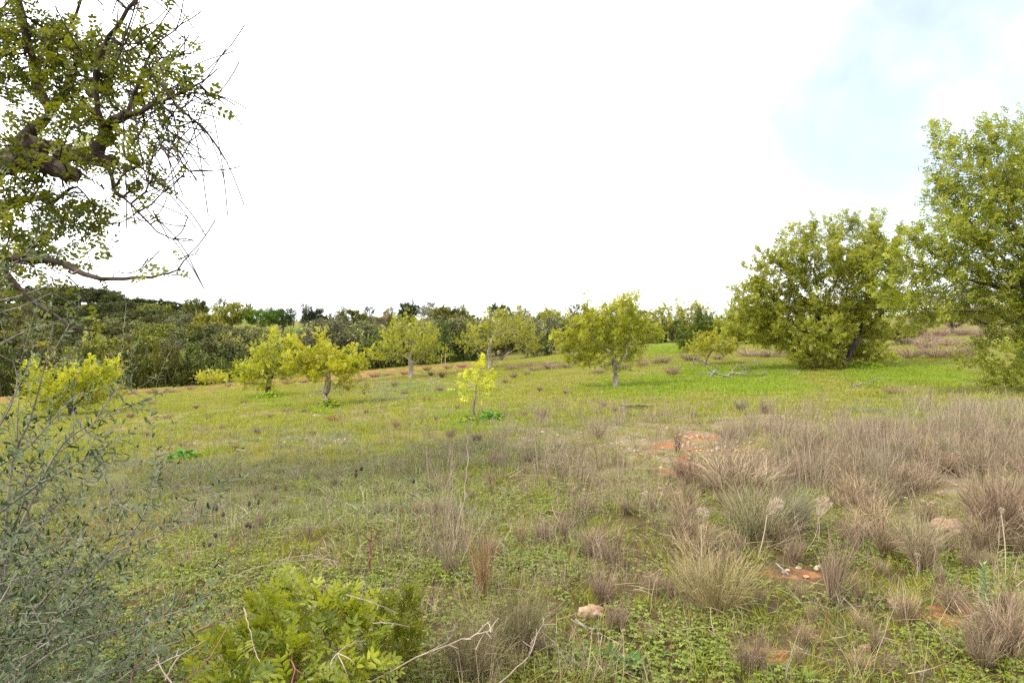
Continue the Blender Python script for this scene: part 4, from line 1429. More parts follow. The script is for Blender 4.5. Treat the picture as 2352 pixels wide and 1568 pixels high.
for it in (
    ('wide', 1192, 1498, 215, 165, 'bushy grey-green broom with brown woody base beside the pale orange rock', (1, .98, .9)),
    ('broom', 1075, 1575, 190, 170, 'grey-brown broom right of the bright mastic shrub', (.95, .85, .85)),
    ('tuft', 1112, 1375, 190, 55, 'tall rusty brown grass tuft standing behind the two large brooms', RUST),
    ('wide', 1640, 1405, 175, 240, 'wide open tan broom with many fine upswept stems', (1.15, 1.0, .9)),
    ('wide', 1735, 1245, 150, 200, 'grey-green broom under a leaning dried umbel', (1.0, 1.02, .95)),
    ('broom', 1825, 1235, 130, 110, 'bluish grey half-dead broom beside the white forked stalk', (.85, .85, 1.05)),
    ('heath', 1690, 1155, 125, 190, 'brown heath clump with red earth behind it', BROWN),
    ('tuft', 1912, 1385, 200, 80, 'tall narrow pinkish brown tussock alone in the front clover', PURPLE),
    ('heath', 2120, 1320, 140, 100, 'loose brown tussock in front of the big brown rock', BROWN),
    ('heath', 2300, 1255, 190, 150, 'dark brown tussock behind the grey-green leafy stalk', (.85, .72, .68)),
    ('heath', 2310, 1520, 180, 150, 'grey-purple tussock in the front corner below the red earth scar', PURPLE),
    ('tuft', 705, 1245, 60, 40, 'small dark-based grass tuft behind the mastic shrub', BROWN),
    ('tuft', 1195, 1255, 80, 44, 'slim pinkish grass tuft amid bright clover', TAN),
    ('cushion', 1225, 1064, 36, 62, 'blue-grey dry shrub, the wider of a close pair on the pale grass', (.72, .66, .72)),
    ('cushion', 1145, 1068, 34, 56, 'blue-grey dry shrub, the narrower of a close pair on the pale grass', (.74, .68, .74)),
    ('heath', 1035, 1012, 32, 28, 'dark purple shrub at the corner of the vivid green weeds', (.7, .6, .66)),
    ('heath', 1097, 1020, 32, 30, 'dark purple shrub just below the vivid green weeds', (.72, .62, .68)),
    ('tuft', 1376, 1010, 56, 40, 'upright brown tuft standing alone on the pale tan patch', BROWN),
    ('tuft', 1320, 1062, 30, 22, 'short brown tuft on the pale grass left of the red earth scar', BROWN),
    ('tuft', 1352, 1178, 50, 40, 'light brown grass tuft at the head of the bright clover', TAN),
    ('heath', 1246, 963, 28, 24, 'dark upright shrub, the tallest of three below the broad mid-field tree', (.75, .62, .68)),
    ('cushion', 1150, 957, 18, 42, 'low wide brown shrub beside the thin yellow sapling', (.85, .72, .72)),
    ('heath', 1205, 960, 20, 20, 'small brown shrub, the shortest of three below the broad mid-field tree', (.85, .72, .72)),
    ('heath', 590, 1000, 22, 20, 'small dark shrub alone in the yellow-green grass', (.7, .64, .68)),
    ('heath', 912, 986, 22, 24, 'small reddish brown shrub in the grass between pale-trunked tree and sapling', (.9, .66, .5)),
    ('cushion', 766, 968, 22, 44, 'rust brown dead bracken-like shrub under the pale-trunked yellow tree', (1.0, .66, .42)),
    ('cushion', 662, 946, 14, 34, 'thin brown shrub between the two yellow trees', (.85, .68, .6)),
    ('heath', 1015, 868, 18, 24, 'dark brown shrub near the field edge right of the straight-trunked tree', (.62, .46, .44)),
    ('heath', 990, 864, 14, 18, 'small dark shrub next to the straight-trunked tree', (.7, .55, .5)),
    ('cushion', 1545, 862, 34, 40, 'mauve dry shrub left of the fallen branches', (.95, .78, .82)),
    ('cushion', 1520, 834, 24, 60, 'grey-mauve mound of heath right of the broad mid-field tree', PURPLE),
    ('cushion', 1585, 828, 28, 64, 'mauve mound of heath below the dark round shrub', PURPLE),
    ('heath', 1700, 945, 34, 40, 'grey tussock on the green edge of the tan patch', GREY),
    ('heath', 1758, 952, 38, 36, 'dark tussock beside the grey tussock on the tan patch', (.8, .7, .7)),
    ('cushion', 1670, 1008, 42, 44, 'dark mauve tussock above the red earth scar', (.8, .68, .74)),
    ('cushion', 1770, 990, 26, 54, 'pale mauve cushion right of the dark mauve tussock', (1.1, .95, 1.0)),
    ('heath', 1388, 936, 18, 20, 'tiny grey tussock at the edge of the bright grass', GREY),
    ('heath', 1412, 946, 16, 24, 'tiny brown tussock next to the dark brush heap', BROWN),
    ('heath', 1592, 958, 16, 20, 'tiny dark tussock right of the dark brush heap', (.75, .65, .65)),
    ('tuft', 1555, 1040, 70, 30, 'tall thin dried weed in front of the red earth scar', (.7, .6, .55)),
    ('broom', 2215, 1010, 52, 60, 'grey-green broom rising behind the heath on the right', GREEN),
    ('cushion', 2055, 905, 26, 60, 'pale tan dead grass heap beside the leafy edge tree', TAN),
):
    shrub(*it)
for u, v, h, w in ((1430, 848, 22, 40), (1375, 858, 18, 40), (1340, 842, 26, 50), (1300, 846, 20, 44), (1262, 848, 22, 50), (1230, 852, 18, 40), (1475, 842, 26, 40), (1650, 826, 18, 40),
                   (1720, 818, 24, 70), (1770, 820, 26, 80), (1820, 822, 24, 60), (2040, 818, 34, 60), (2090, 822, 38, 80), (2150, 822, 40, 80), (2200, 824, 40, 70), (2125, 800, 40, 70), (2180, 795, 30, 70), (2080, 790, 26, 60), (2235, 815, 40, 60), (2060, 770, 24, 50), (2110, 765, 24, 50), (2160, 772, 26, 50), (2210, 770, 26, 50), (2260, 775, 28, 60), (2140, 785, 28, 50), (2300, 780, 30, 60), (2190, 752, 22, 50), (2100, 748, 20, 44), (2250, 745, 22, 50)):
    LAB.append((shrub('cushion', u, v, h, w, 'grey-mauve heath shrub along the top of the green field', (.95, .82, .86), 'heath shrubs along the top of the field'), 'grey-mauve heath shrub', 'field'))
for u, v, h, w in ((335, 1004, 14, 22), (385, 962, 14, 24), (540, 1034, 14, 22), (700, 948, 10, 20), (845, 893, 12, 24), (800, 896, 12, 26), (905, 888, 12, 22), (450, 940, 10, 18), (480, 965, 12, 18), (420, 1030, 16, 20), (350, 930, 12, 24),
                   (300, 960, 12, 22), (560, 925, 10, 20), (880, 940, 12, 20), (840, 950, 10, 18), (980, 920, 12, 24), (1010, 900, 12, 24), (1180, 868, 16, 24), (1210, 862, 14, 20), (1160, 880, 10, 22), (930, 905, 10, 18), (1300, 905, 10, 20), (1240, 900, 12, 20),
                   (660, 975, 10, 16), (720, 1000, 10, 18), (1050, 940, 10, 14), (1000, 965, 10, 16), (820, 985, 10, 16), (620, 960, 10, 14), (510, 985, 10, 18)):
    LAB.append((shrub('heath' if srs.random() < .6 else 'cushion', u, v, h * 1.15, w, 'small brown dry shrub dotted over the yellow-green field', (.85, .7, .68), 'small dry shrubs dotted over the field'), 'small brown field shrub', 'field'))
for u, v, w in ((300, 905, 26), (350, 902, 24), (400, 900, 30), (440, 894, 24), (530, 884, 26), (570, 880, 24), (660, 880, 26), (700, 876, 24), (860, 866, 26), (890, 862, 26), (830, 872, 24), (980, 848, 22), (1030, 844, 22), (1060, 842, 22), (1180, 846, 40), (1210, 842, 40), (930, 858, 24), (780, 876, 24)):
    LAB.append((shrub('cushion', u, v + srs.uniform(0, 4), srs.uniform(9, 15), w * 1.3, 'mauve-brown dry shrub on the strip of red earth', (.9, .7, .64), 'dry shrubs on the red earth strip'), 'mauve-brown shrub on red earth', 'field'))

# the heath massed on the right slope: each tussock an object
pts_ = []
tries = 0
while len(pts_) < 190 and tries < 8000:
    tries += 1
    u = srs.uniform(1560, 2440)
    v = srs.uniform(975, 1290)
    lim = 1010 + max(0, (2000 - u)) * .30
    if v < lim - srs.uniform(0, 30) or (v > 1200 and srs.random() < .72) or (v > 1120 and u < 1750 and srs.random() < .6):
        continue
    if ell(np.array([u]), np.array([v - 20.]), [(1590, 1040, 70, 30), (2160, 1150, 60, 30), (2185, 1215, 75, 40)])[0] > .2:
        continue
    sz = np.interp(v, [975, 1290], [46, 150])
    if vnoise(np.array([u / 110.0]), np.array([v / 40.0]), 5)[0] < .34:
        continue
    if any(abs(u - a) < sz * .28 and abs(v - c) < sz * .10 for a, c in pts_):
        continue
    pts_.append((u, v))
    kd = srs.choice(['heath', 'tuft', 'broom'], p=[.52, .22, .26])
    hh = sz * srs.uniform(.45, .82)
    tn = [PURPLE, BROWN, TAN, (.92, .84, .74), (1.0, .92, .80)][srs.integers(0, 5)] if kd != 'broom' else [(1, .98, .95), (1.1, .98, .92)][srs.integers(0, 2)]
    ww = hh * {'heath': 1.0, 'tuft': .5, 'broom': 1.0}[kd] * srs.uniform(.8, 1.2)
    o_ = shrub(kd, u, v, hh, ww, {'heath': 'brown heath tussock in the dense dry heath on the right slope', 'tuft': 'thin dry grass tussock in the dense dry heath on the right slope', 'broom': 'grey-green broom in the dense dry heath on the right slope'}[kd],
          tn, {'heath': 'heath tussocks massed on the right slope', 'tuft': 'grass tussocks massed on the right slope', 'broom': 'brooms massed on the right slope'}[kd])
    LAB.append((o_, {'heath': ('low ' if hh < 52 else 'tall ' if hh > 95 else '') + 'brown heath tussock', 'tuft': 'thin dry grass tussock', 'broom': 'grey-green heath broom'}[kd], 'heath'))
for k_ in range(46):
    u, v = srs.uniform(1150, 2380), srs.uniform(1230, 1560)
    kd = srs.choice(['tuft', 'heath'])
    sz = np.interp(v, [1200, 1560], [60, 120]) * srs.uniform(.5, 1.0)
    o_ = shrub(kd, u, v, sz, sz * (.45 if kd == 'tuft' else .8), 'small dry tuft standing in the front clover', [PURPLE, BROWN, TAN][srs.integers(0, 3)], 'small dry tufts in the front clover')
    LAB.append((o_, 'small narrow dry tuft' if kd == 'tuft' else 'small bushy dry tuft', 'heath'))
for k_ in range(44):
    u, v = srs.uniform(1000, 1660), srs.uniform(1050, 1330)
    kd = srs.choice(['tuft', 'heath'], p=[.65, .35])
    sz = np.interp(v, [1050, 1330], [34, 90]) * srs.uniform(.5, 1.0)
    o_ = shrub(kd, u, v, sz, sz * (.5 if kd == 'tuft' else .9), 'dry tuft scattered left of the dense heath', [PURPLE, BROWN, TAN][srs.integers(0, 3)], 'dry tufts scattered left of the heath')
    LAB.append((o_, 'scattered narrow dry tuft' if kd == 'tuft' else 'scattered bushy dry tuft', 'heath'))
for k_ in range(40):
    u, v = srs.uniform(380, 1500), srs.uniform(1040, 1230)
    sz = np.interp(v, [1040, 1230], [20, 60]) * srs.uniform(.6, 1.0)
    o_ = shrub('tuft', u, v, sz, sz * .6, 'small dry tuft standing in the grey-green herbs', [PURPLE, BROWN, TAN][srs.integers(0, 3)], 'small dry tufts in the grey herbs')
    LAB.append((o_, 'small dry grass tuft', 'heath'))

# ------------------------------------------------------------------ rocks and stones
for u, v, w, h, mt, label, sd in (
    (1357, 1420, 60, 46, 'rock', 'pale orange-topped rock resting in the clover right of the broom', 5),
    (2180, 1226, 88, 50, 'rock2', 'large brown weathered rock half sunk among the heath', 8),
    (1722, 1512, 34, 30, 'rock', 'small orange stone in the clover near the bottom edge', 11),
    (2088, 1272, 44, 20, 'rock2', 'flat brown stone in front of the large weathered rock', 14),
    (2160, 1142, 28, 18, 'rock', 'orange stone on the bare red patch within the heath', 17),
    (1988, 1495, 34, 22, 'rock2', 'low orange-brown stone in the front clover', 20),
    (1871, 1466, 22, 14, 'rock2', 'little brown stone left of the low orange-brown stone', 23),
    (2058, 1384, 32, 20, 'rock', 'pinkish flat stone left of the red earth scar', 26),
    (2012, 1380, 26, 14, 'rock2', 'brown flat stone beside the pinkish flat stone', 29),
    (1600, 1190, 20, 14, 'rock', 'small pale stone at the edge of the open clover', 32),
):
    b = hit(u, v)
    d = b[1]
    vv, ff = ico(3, sd, (w * d / FPX / 2 * 1.1, w * d / FPX / 2 * .75, h * d / FPX / 2 * 1.05), .8)
    o = obj('rock', mesh('rock', vv, [ff], M[mt], smooth_=False), None, b + np.array((0, 0, h * d / FPX * .12)))
    tag(o, label, 'rock')
stn = [mesh('stone', *(lambda q: (q[0], [q[1]]))(ico(2, 60 + i, (1, .8, .6), .3)), M['stone']) for i in range(4)]
for k_ in range(60):
    if k_ < 26:
        u, v = srs.normal(1600, 70), srs.normal(1040, 26)
        lab, gr = 'pale stone lying on the bare red earth scar', 'stones on the red earth scar'
    elif k_ < 44:
        u, v = srs.uniform(1180, 1500), srs.uniform(985, 1085)
        lab, gr = 'small pale stone on the tan grass left of the red scar', 'stones on the tan grass'
    else:
        u, v = srs.uniform(1700, 2250), srs.uniform(975, 1010)
        lab, gr = 'small stone along the upper edge of the heath', 'stones along the upper edge of the heath'
    b = hit(u, v)
    s = srs.uniform(3, 7) * b[1] / FPX
    o = obj('stone', stn[k_ % 4], None, b + np.array((0, 0, s * .3)))
    o.scale = (s, s, s)
    o.rotation_euler = (0, 0, srs.uniform(0, 6))
    tag(o, lab, 'stone', gr)
    LAB.append((o, {'stones on the red': 'pale stone', 'stones on the tan': 'small tan stone', 'stones along the u': 'small stone'}[gr[:17 if 'the u' not in gr else 18]], 'heath'))


# ------------------------------------------------------------------ stalks, twigs and dead branches
def px_line(pts, zoff=0.0):
    """measured points (u, v, depth) -> world points"""
    return np.array([P(*p) for p in pts]) + np.array((0, 0, zoff))


def smooth_line(p, n=12):
    p = np.asarray(p, float)
    t = np.linspace(0, len(p) - 1, n)
    i = np.clip(t.astype(int), 0, len(p) - 2)
    f = (t - i)[:, None]
    p0, p1, p2, p3 = p[np.maximum(i - 1, 0)], p[i], p[i + 1], p[np.minimum(i + 2, len(p) - 1)]
    return .5 * ((2 * p1) + (p2 - p0) * f + (2 * p0 - 5 * p1 + 4 * p2 - p3) * f ** 2 + (3 * p1 - p0 - 3 * p2 + p3) * f ** 3)


def twig_obj(name, lines, label, cat, mat, group=None, side=0, seed=0):
    """lines: list of (points, r0, r1); all one object with its origin at the first point"""
    rs = np.random.default_rng(seed)
    w = Wood()
    org = np.asarray(lines[0][0][0], float)
    for pts, r0, r1 in lines:
        q = smooth_line(np.asarray(pts) - org, max(6, len(pts) * 4))
        L = np.linalg.norm(q[-1] - q[0])
        q[1:-1] += rs.normal(0, L * .006, (len(q) - 2, 3))
        w.chain(q, np.linspace(r0, r1, len(q)) * (.68 if r0 < .015 else .55), 5)
        for _ in range(side):
            i = rs.integers(2, len(q) - 1)
            dv = unit(unit(q[i] - q[i - 1]) * .6 + rs.normal(0, .6, 3))
            ll = L * rs.uniform(.06, .2)
            pp = q[i] + dv * ll * np.linspace(0, 1, 4)[:, None] + rs.normal(0, ll * .03, (4, 3)) * np.linspace(0, 1, 4)[:, None]
            w.chain(pp, np.linspace(r1 * 1.2, r1 * .5, 4), 4)
    v, f = w.get()
    o = obj(name, mesh(name, v, [f], M[mat], smooth_=True), None, org)
    return tag(o, label, cat, group)


def gl(u0, v0, pts, r0, r1):
    """line standing at the spot (u0, v0): pts are (u, v) at that depth, with an optional depth offset"""
    b = hit(u0, v0)
    return ([b] + [P(p[0], p[1], b[1] + (p[2] if len(p) > 2 else 0)) for p in pts], r0, r1)


twig_obj('dry_stalk', [gl(1033, 1292, [(1055, 1200), (1068, 1130), (1073, 1060), (1070, 985)], .010, .004)], 'tall thin straw-coloured stalk bowing upward, the taller of two', 'stalk', 'palewood')
twig_obj('dry_stalk', [gl(1030, 1205, [(1036, 1150), (1040, 1110), (1036, 1078)], .008, .003)], 'thin straw-coloured stalk beside the taller bowing stalk', 'stalk', 'palewood')
twig_obj('thistle_stalk', [gl(846, 1322, [(850, 1260), (853, 1200)], .010, .005), gl(846, 1322, [(856, 1250), (872, 1212)], .007, .003)], 'dry red-brown thistle stalk with torn leaves behind the mastic shrub', 'stalk', 'redtwig', side=9, seed=3)
twig_obj('thistle_stalk', [gl(522, 1312, [(524, 1270), (536, 1225)], .008, .004)], 'small red-brown dried stalk above the left end of the mastic shrub', 'stalk', 'redtwig', side=7, seed=4)
twig_obj('dry_weed', [gl(905, 1400, [(918, 1330), (925, 1270), (915, 1215)], .006, .002), gl(905, 1400, [(890, 1330), (872, 1280)], .004, .0015), gl(905, 1400, [(910, 1340), (896, 1240)], .004, .0015)], 'dark branched dry weed right of the red-brown thistle stalk', 'weed', 'twig', side=8, seed=5)
twig_obj('dry_weed', [gl(985, 1345, [(1030, 1395, -.1), (1075, 1500, -.3)], .003, .002), gl(985, 1345, [(975, 1310), (960, 1270)], .003, .0015)], 'dark thin stem leaning across the grey-brown broom', 'weed', 'twig', side=4, seed=6)
twig_obj('dead_twig', [(px_line([(845, 1568, 2.55), (985, 1496, 2.6), (1095, 1455, 2.65), (1132, 1448, 2.7)]), .005, .003), (px_line([(1095, 1455, 2.65), (1120, 1430, 2.7), (1128, 1452, 2.6)]), .003, .002), (px_line([(985, 1496, 2.6), (1030, 1470, 2.5), (1045, 1440, 2.5)]), .003, .0015)],
         'long pale bramble twig reaching from the bottom edge to the grey-brown broom', 'twig', 'palewood', side=8, seed=7)
twig_obj('dead_twig', [(px_line([(1147, 1568, 2.8), (1213, 1507, 2.85), (1232, 1460, 2.95), (1252, 1419, 3.0)]), .0055, .002), (px_line([(1213, 1507, 2.85), (1225, 1470, 2.8), (1240, 1450, 2.8)]), .003, .002)],
         'pale split twig leaning up past the bushy grey-green broom', 'twig', 'palewood', side=5, seed=8)
twig_obj('dead_twig', [(px_line([(794, 1364, 2.4), (850, 1382, 2.4), (915, 1408, 2.45)]), .0035, .002)], 'straight pale twig lying across the top of the mastic shrub', 'twig', 'palewood', side=2, seed=9)
twig_obj('dead_twig', [(px_line([(856, 1430, 2.5), (900, 1430, 2.5), (941, 1439, 2.55)]), .003, .002)], 'short pale twig to the right of the mastic shrub', 'twig', 'palewood', side=3, seed=10)
twig_obj('dead_twig', [(px_line([(520, 1330, 2.7), (600, 1300, 2.7), (700, 1285, 2.75), (760, 1284, 2.8)]), .0035, .002), (px_line([(640, 1288, 2.7), (700, 1275, 2.75), (775, 1290, 2.75)]), .003, .0015)], 'pair of long tan stems lying level above the mastic shrub', 'twig', 'palewood', side=4, seed=11)
twig_obj('dead_twig', [(px_line([(560, 1395, 2.35), (572, 1440, 2.3), (585, 1490, 2.25), (596, 1520, 2.2)]), .003, .002)], 'curved pale stem hanging down the left of the mastic shrub', 'twig', 'palewood', seed=12)
twig_obj('dead_twig', [(px_line([(775, 1500, 2.15), (800, 1480, 2.15), (838, 1470, 2.2)]), .003, .0015), (px_line([(775, 1500, 2.15), (790, 1530, 2.1), (800, 1560, 2.1)]), .003, .0015), (px_line([(775, 1500, 2.15), (760, 1520, 2.1), (765, 1545, 2.1)]), .003, .0015), (px_line([(775, 1500, 2.15), (800, 1510, 2.1), (815, 1525, 2.1)]), .003, .0015)],
         'broken straw-coloured twig with four splayed ends lying on the mastic shrub', 'twig', 'palewood', seed=13)
for k_, (a, b_) in enumerate((((380, 1560, 2.2), (470, 1470, 2.3)), ((420, 1568, 2.3), (520, 1440, 2.5)), ((340, 1540, 2.2), (420, 1500, 2.2)), ((300, 1568, 2.2), (350, 1490, 2.3)), ((395, 1568, 2.15), (362, 1500, 2.2)), ((450, 1450, 2.5), (540, 1400, 2.6)), ((330, 1500, 2.3), (500, 1420, 2.5)))):
    m_ = ((a[0] + b_[0]) / 2 + srs.normal(0, 8), (a[1] + b_[1]) / 2 + srs.normal(0, 8), (a[2] + b_[2]) / 2)
    o_ = twig_obj('dead_cane', [(px_line([a, m_, b_]), .0045, .002)], 'dead pinkish-tan cane in the tangle between wild olive and mastic', 'cane', 'redtwig' if k_ % 2 else 'palewood', 'dead canes between olive and mastic', side=2, seed=20 + k_)
    LAB.append((o_, 'dead reddish cane' if k_ % 2 else 'dead tan cane', 'heath'))
twig_obj('ground_stick', [([hit(1322, 1437) + (0, 0, .03), hit(1350, 1452) + (0, 0, .02), hit(1400, 1460) + (0, 0, .025)], .012, .009)], 'grey bent stick lying in the clover below the pale orange rock', 'stick', 'deadwood', seed=31)
twig_obj('ground_stick', [([hit(1783, 1312) + (0, 0, .04), hit(1812, 1330) + (0, 0, .02)], .010, .006)], 'short grey stick on bare soil in the clover', 'stick', 'deadwood', side=1, seed=32)
twig_obj('ground_stick', [([hit(543, 1040) + (0, 0, .04), hit(565, 1039) + (0, 0, .03)], .025, .02)], 'pale stick lying on the far yellow-green grass', 'stick', 'palewood', seed=33)
twig_obj('ground_stick', [([hit(1690, 1518) + (0, 0, .03), hit(1730, 1526) + (0, 0, .03), hit(1760, 1545) + (0, 0, .02)], .010, .006)], 'grey rotten stick beside the small orange stone', 'stick', 'deadwood', side=2, seed=34)
twig_obj('forked_stalk', [gl(2070 - 230, 1290, [(1872, 1230), (1880, 1195), (1896, 1165)], .004, .002), gl(1840, 1290, [(1838, 1240), (1826, 1190), (1820, 1150)], .003, .002)], 'whitish forked bare stalk standing among the brooms', 'stalk', 'palewood', side=2, seed=35)
for k_, (u, v0, v1, du) in enumerate(((1545, 1530, 1330, 10), (1590, 1560, 1390, -20), (2000, 1560, 1380, 60), (1880, 1510, 1400, 20), (1800, 1560, 1440, 40), (2100, 1500, 1330, -30), (1450, 1380, 1240, 20), (2230, 1240, 1010, -30), (2050, 1160, 1010, -20), (1960, 1150, 1000, -22), (2290, 1420, 1170, 12), (1705, 1450, 1385, -16), (1500, 1170, 1010, 6), (2080, 1100, 980, -10))):
    o_ = twig_obj('bent_stalk', [gl(u, v0, [(u + du * .3 + srs.normal(0, 5), v0 * .6 + v1 * .4), (u + du, v1)], .004, .0015)], 'thin bent tan stalk rising from the front meadow', 'stalk', 'redtwig' if k_ % 3 == 0 else 'palewood', 'thin bent stalks in the front meadow', side=2, seed=40 + k_)
    LAB.append((o_, 'thin bent red-brown stalk' if k_ % 3 == 0 else 'thin bent straw-coloured stalk', 'heath'))
for k_ in range(22):
    u, v = srs.uniform(1100, 2340), srs.uniform(1380, 1560)
    a = hit(u, v)
    an = srs.uniform(0, 6.28)
    L = srs.uniform(.15, .4)
    e = a + np.array((math.cos(an) * L, math.sin(an) * L * .6, srs.uniform(.02, .10)))
    o_ = twig_obj('dead_twig', [([a + (0, 0, .015), (a + e) / 2 + (0, 0, .03), e], .003, .0015)], 'long dead stem lying tilted over the front clover', 'stem', 'palewood' if k_ % 2 else 'redtwig', 'dead stems over the front clover', side=1, seed=60 + k_)
    LAB.append((o_, 'pale dead twig lying' if k_ % 2 else 'reddish dead twig lying', 'heath'))
# fallen branches on the bright grass
b0 = hit(1690, 868)
D0 = b0[1]


BR = .55


def fb(*pts):
    return np.array([P(u, v, D0 + o_) for u, v, o_ in pts])


twig_obj('fallen_branch', [(fb((1600, 856, 0), (1640, 858, 0), (1690, 868, 0)), .03, .05), (fb((1668, 884, 0), (1672, 862, 0), (1700, 858, 0), (1740, 872, .2), (1790, 886, .3)), .09, .03),
                           (fb((1675, 862, 0), (1690, 842, .1), (1705, 840, .2), (1715, 862, .3)), .04, .02), (fb((1700, 840, 0), (1730, 856, 0), (1760, 862, 0), (1785, 884, 0)), .035, .02), (fb((1740, 872, 0), (1770, 874, 0), (1800, 882, 0)), .04, .02), (fb((1705, 840, 0), (1735, 830, .2), (1760, 850, .4)), .03, .015), (fb((1690, 870, .5), (1720, 880, .5), (1750, 878, .6)), .03, .015)],
         'tangle of grey fallen branches with an arched bough on the bright grass', 'branch', 'deadwood', side=5, seed=81)
twig_obj('fallen_branch', [(fb((1592, 842, 1), (1596, 820, 1), (1612, 836, 1), (1640, 856, 1)), .05, .03), (fb((1596, 822, 1), (1620, 832, 1.2), (1650, 842, 1.3)), .03, .02)], 'bent dark branch standing like a hook left of the branch tangle', 'branch', 'deadwood', side=3, seed=82)
twig_obj('fallen_branch', [(fb((1776, 886, 0), (1790, 872, 0), (1800, 860, 0), (1812, 852, 0)), .04, .02), (fb((1800, 860, 0), (1830, 850, 0), (1838, 862, 0)), .03, .015)], 'upright forked grey branch right of the branch tangle', 'branch', 'deadwood', side=5, seed=83)
b0 = hit(1945, 890)
D0 = b0[1]
twig_obj('fallen_branch', [(fb((1938, 894, 0), (1960, 886, 0), (1990, 878, 0), (2028, 866, 0)), .045, .02), (fb((1960, 886, 0), (1985, 893, -.2), (2000, 900, -.3)), .025, .015)], 'single grey branch slanting up on the grass before the great carob', 'branch', 'deadwood', side=4, seed=84)
b0 = hit(1470, 940)
D0 = b0[1]
brl = []
for k_ in range(26):
    u = srs.uniform(1425, 1520)
    v = srs.uniform(934, 944)
    brl.append((fb((u, v, srs.uniform(-.4, .4)), (u + srs.normal(0, 12), v - srs.uniform(0, 6), srs.uniform(-.4, .4)), (u + srs.normal(0, 22), v - srs.uniform(-2, 6), srs.uniform(-.4, .4))), .018, .010))
M['charred'] = bark_mat('dark_brush', (.035, .03, .025), (.12, .10, .085), 12, .4)
twig_obj('brush_heap', brl, 'low dark heap of old brushwood at the edge of the bright grass', 'brush heap', 'charred', side=2, seed=85)

# ------------------------------------------------------------------ dried umbels (bird's-nest heads on stalks)
for k_, (u, v, vb, ub, w, tilt, lab) in enumerate(((1610, 1192, 1380, 1605, 44, .1, 'dried umbel with a bowl-shaped pale head upright on a long stalk'), (1762, 1168, 1290, 1738, 52, .7, 'dried umbel leaning over, its broad flat head above the grey-green broom'),
                                                   (1880, 1172, 1250, 1878, 54, .35, 'dried umbel with a pale domed head behind the white forked stalk'), (2106, 1278, 1330, 2104, 16, .2, 'small dried umbel near the flat brown stone'), (1960, 1480, 1530, 1960, 14, 0, 'tiny dried umbel in the front clover'), (2300, 1176, 1330, 2310, 18, .1, 'dark dried umbel at the edge of the heath'))):
    b = hit(ub, vb)
    d = b[1]
    topp = P(u, v + w * .25, d) - b
    t = thing('dried_umbel', lab, 'umbel', b)
    w_ = Wood()
    w_.chain(smooth_line([(0, 0, -.02), topp * .5 + np.array((.01, 0, 0)), topp], 8), np.linspace(.004, .003, 8), 5)
    vv, ff = w_.get()
    obj('stalk', mesh('stalk', vv, [ff], M['umbel'], tint=np.full(len(vv), .5)), t)
    rs = np.random.default_rng(400 + k_)
    n = 46
    R_ = w * d / FPX / 2
    a = rs.random(n) * 6.28
    q = np.sqrt(rs.random(n))
    out = np.stack([np.cos(a) * q, np.sin(a) * q, np.full(n, .55)], -1)
    rv = R_ * 1.25
    p0 = np.tile(topp, (n, 1))
    v1, f1, c = ribbon(p0, out, np.full(n, rv), np.full(n, .0028), np.stack([-np.cos(a) * q * .5, -np.sin(a) * q * .5, np.full(n, .35)], -1), rs, 4)
    tips = c[:, -1]
    m = n * 9
    k2 = rs.integers(0, n, m)
    v2, f2, _ = ribbon(tips[k2] - np.array((0, 0, .004)), rs.normal(0, .6, (m, 3)) + np.array((0, 0, .8)), np.full(m, R_ * .32), np.full(m, .0024), rs.normal(0, .2, (m, 3)), rs, 2)
    vv, ff = join([(v1, f1), (v2, f2)])
    vv = vv - topp
    ct, st_ = math.cos(tilt), math.sin(tilt)
    vv = np.stack([vv[:, 0] * ct + vv[:, 2] * st_, vv[:, 1], -vv[:, 0] * st_ + vv[:, 2] * ct], -1) + topp
    ti = np.concatenate([np.repeat(rs.random(n), 10), np.repeat(rs.random(m), 6)])
    obj('head', mesh('head', vv, [ff], M['umbel'], tint=ti), t)


# dark-headed stalks left of the middle
def seed_stalk(u, vtop, vb, lab, gr, n=1):
    b = hit(u, vb)
    d = b[1]
    t = thing('teasel_stalk', lab, 'stalk', b, gr)
    LAB.append((t, 'dark-headed thin stalk', 'heath'))
    top = P(u + srs.normal(0, 3), vtop, d) - b
    w = Wood()
    w.chain(smooth_line([(0, 0, -.02), top * .5 + srs.normal(0, .01, 3), top], 7), np.linspace(.0035, .0025, 7), 4)
    v, f = w.get()
    obj('stem', mesh('stem', v, [f], M['twig']), t)
    s = 4.2 * d / FPX
    vv, ff = ico(2, int(srs.integers(1, 999)), (s, s, s * 1.6), .2)
    obj('seed_head', mesh('seed_head', vv + top, [ff], M['seed'], tint=np.full(len(vv), .4)), t)


for u, vt, vb in ((474, 1165, 1262), (486, 1168, 1270), (499, 1167, 1258), (511, 1180, 1268), (577, 1155, 1250), (590, 1153, 1245), (470, 1248, 1300), (484, 1250, 1310), (565, 1205, 1275), (573, 1207, 1280), (494, 1228, 1290), (810, 1080, 1120), (830, 1075, 1118), (950, 1105, 1150), (820, 1090, 1125)):
    seed_stalk(u, vt, vb, 'dark-headed thin stalk in the grey herbs behind the wild olive twigs' if u < 700 else 'dark-headed thin stalk in the middle of the grey-green herbs', 'dark-headed stalks behind the olive twigs' if u < 700 else 'dark-headed stalks amid the herbs')

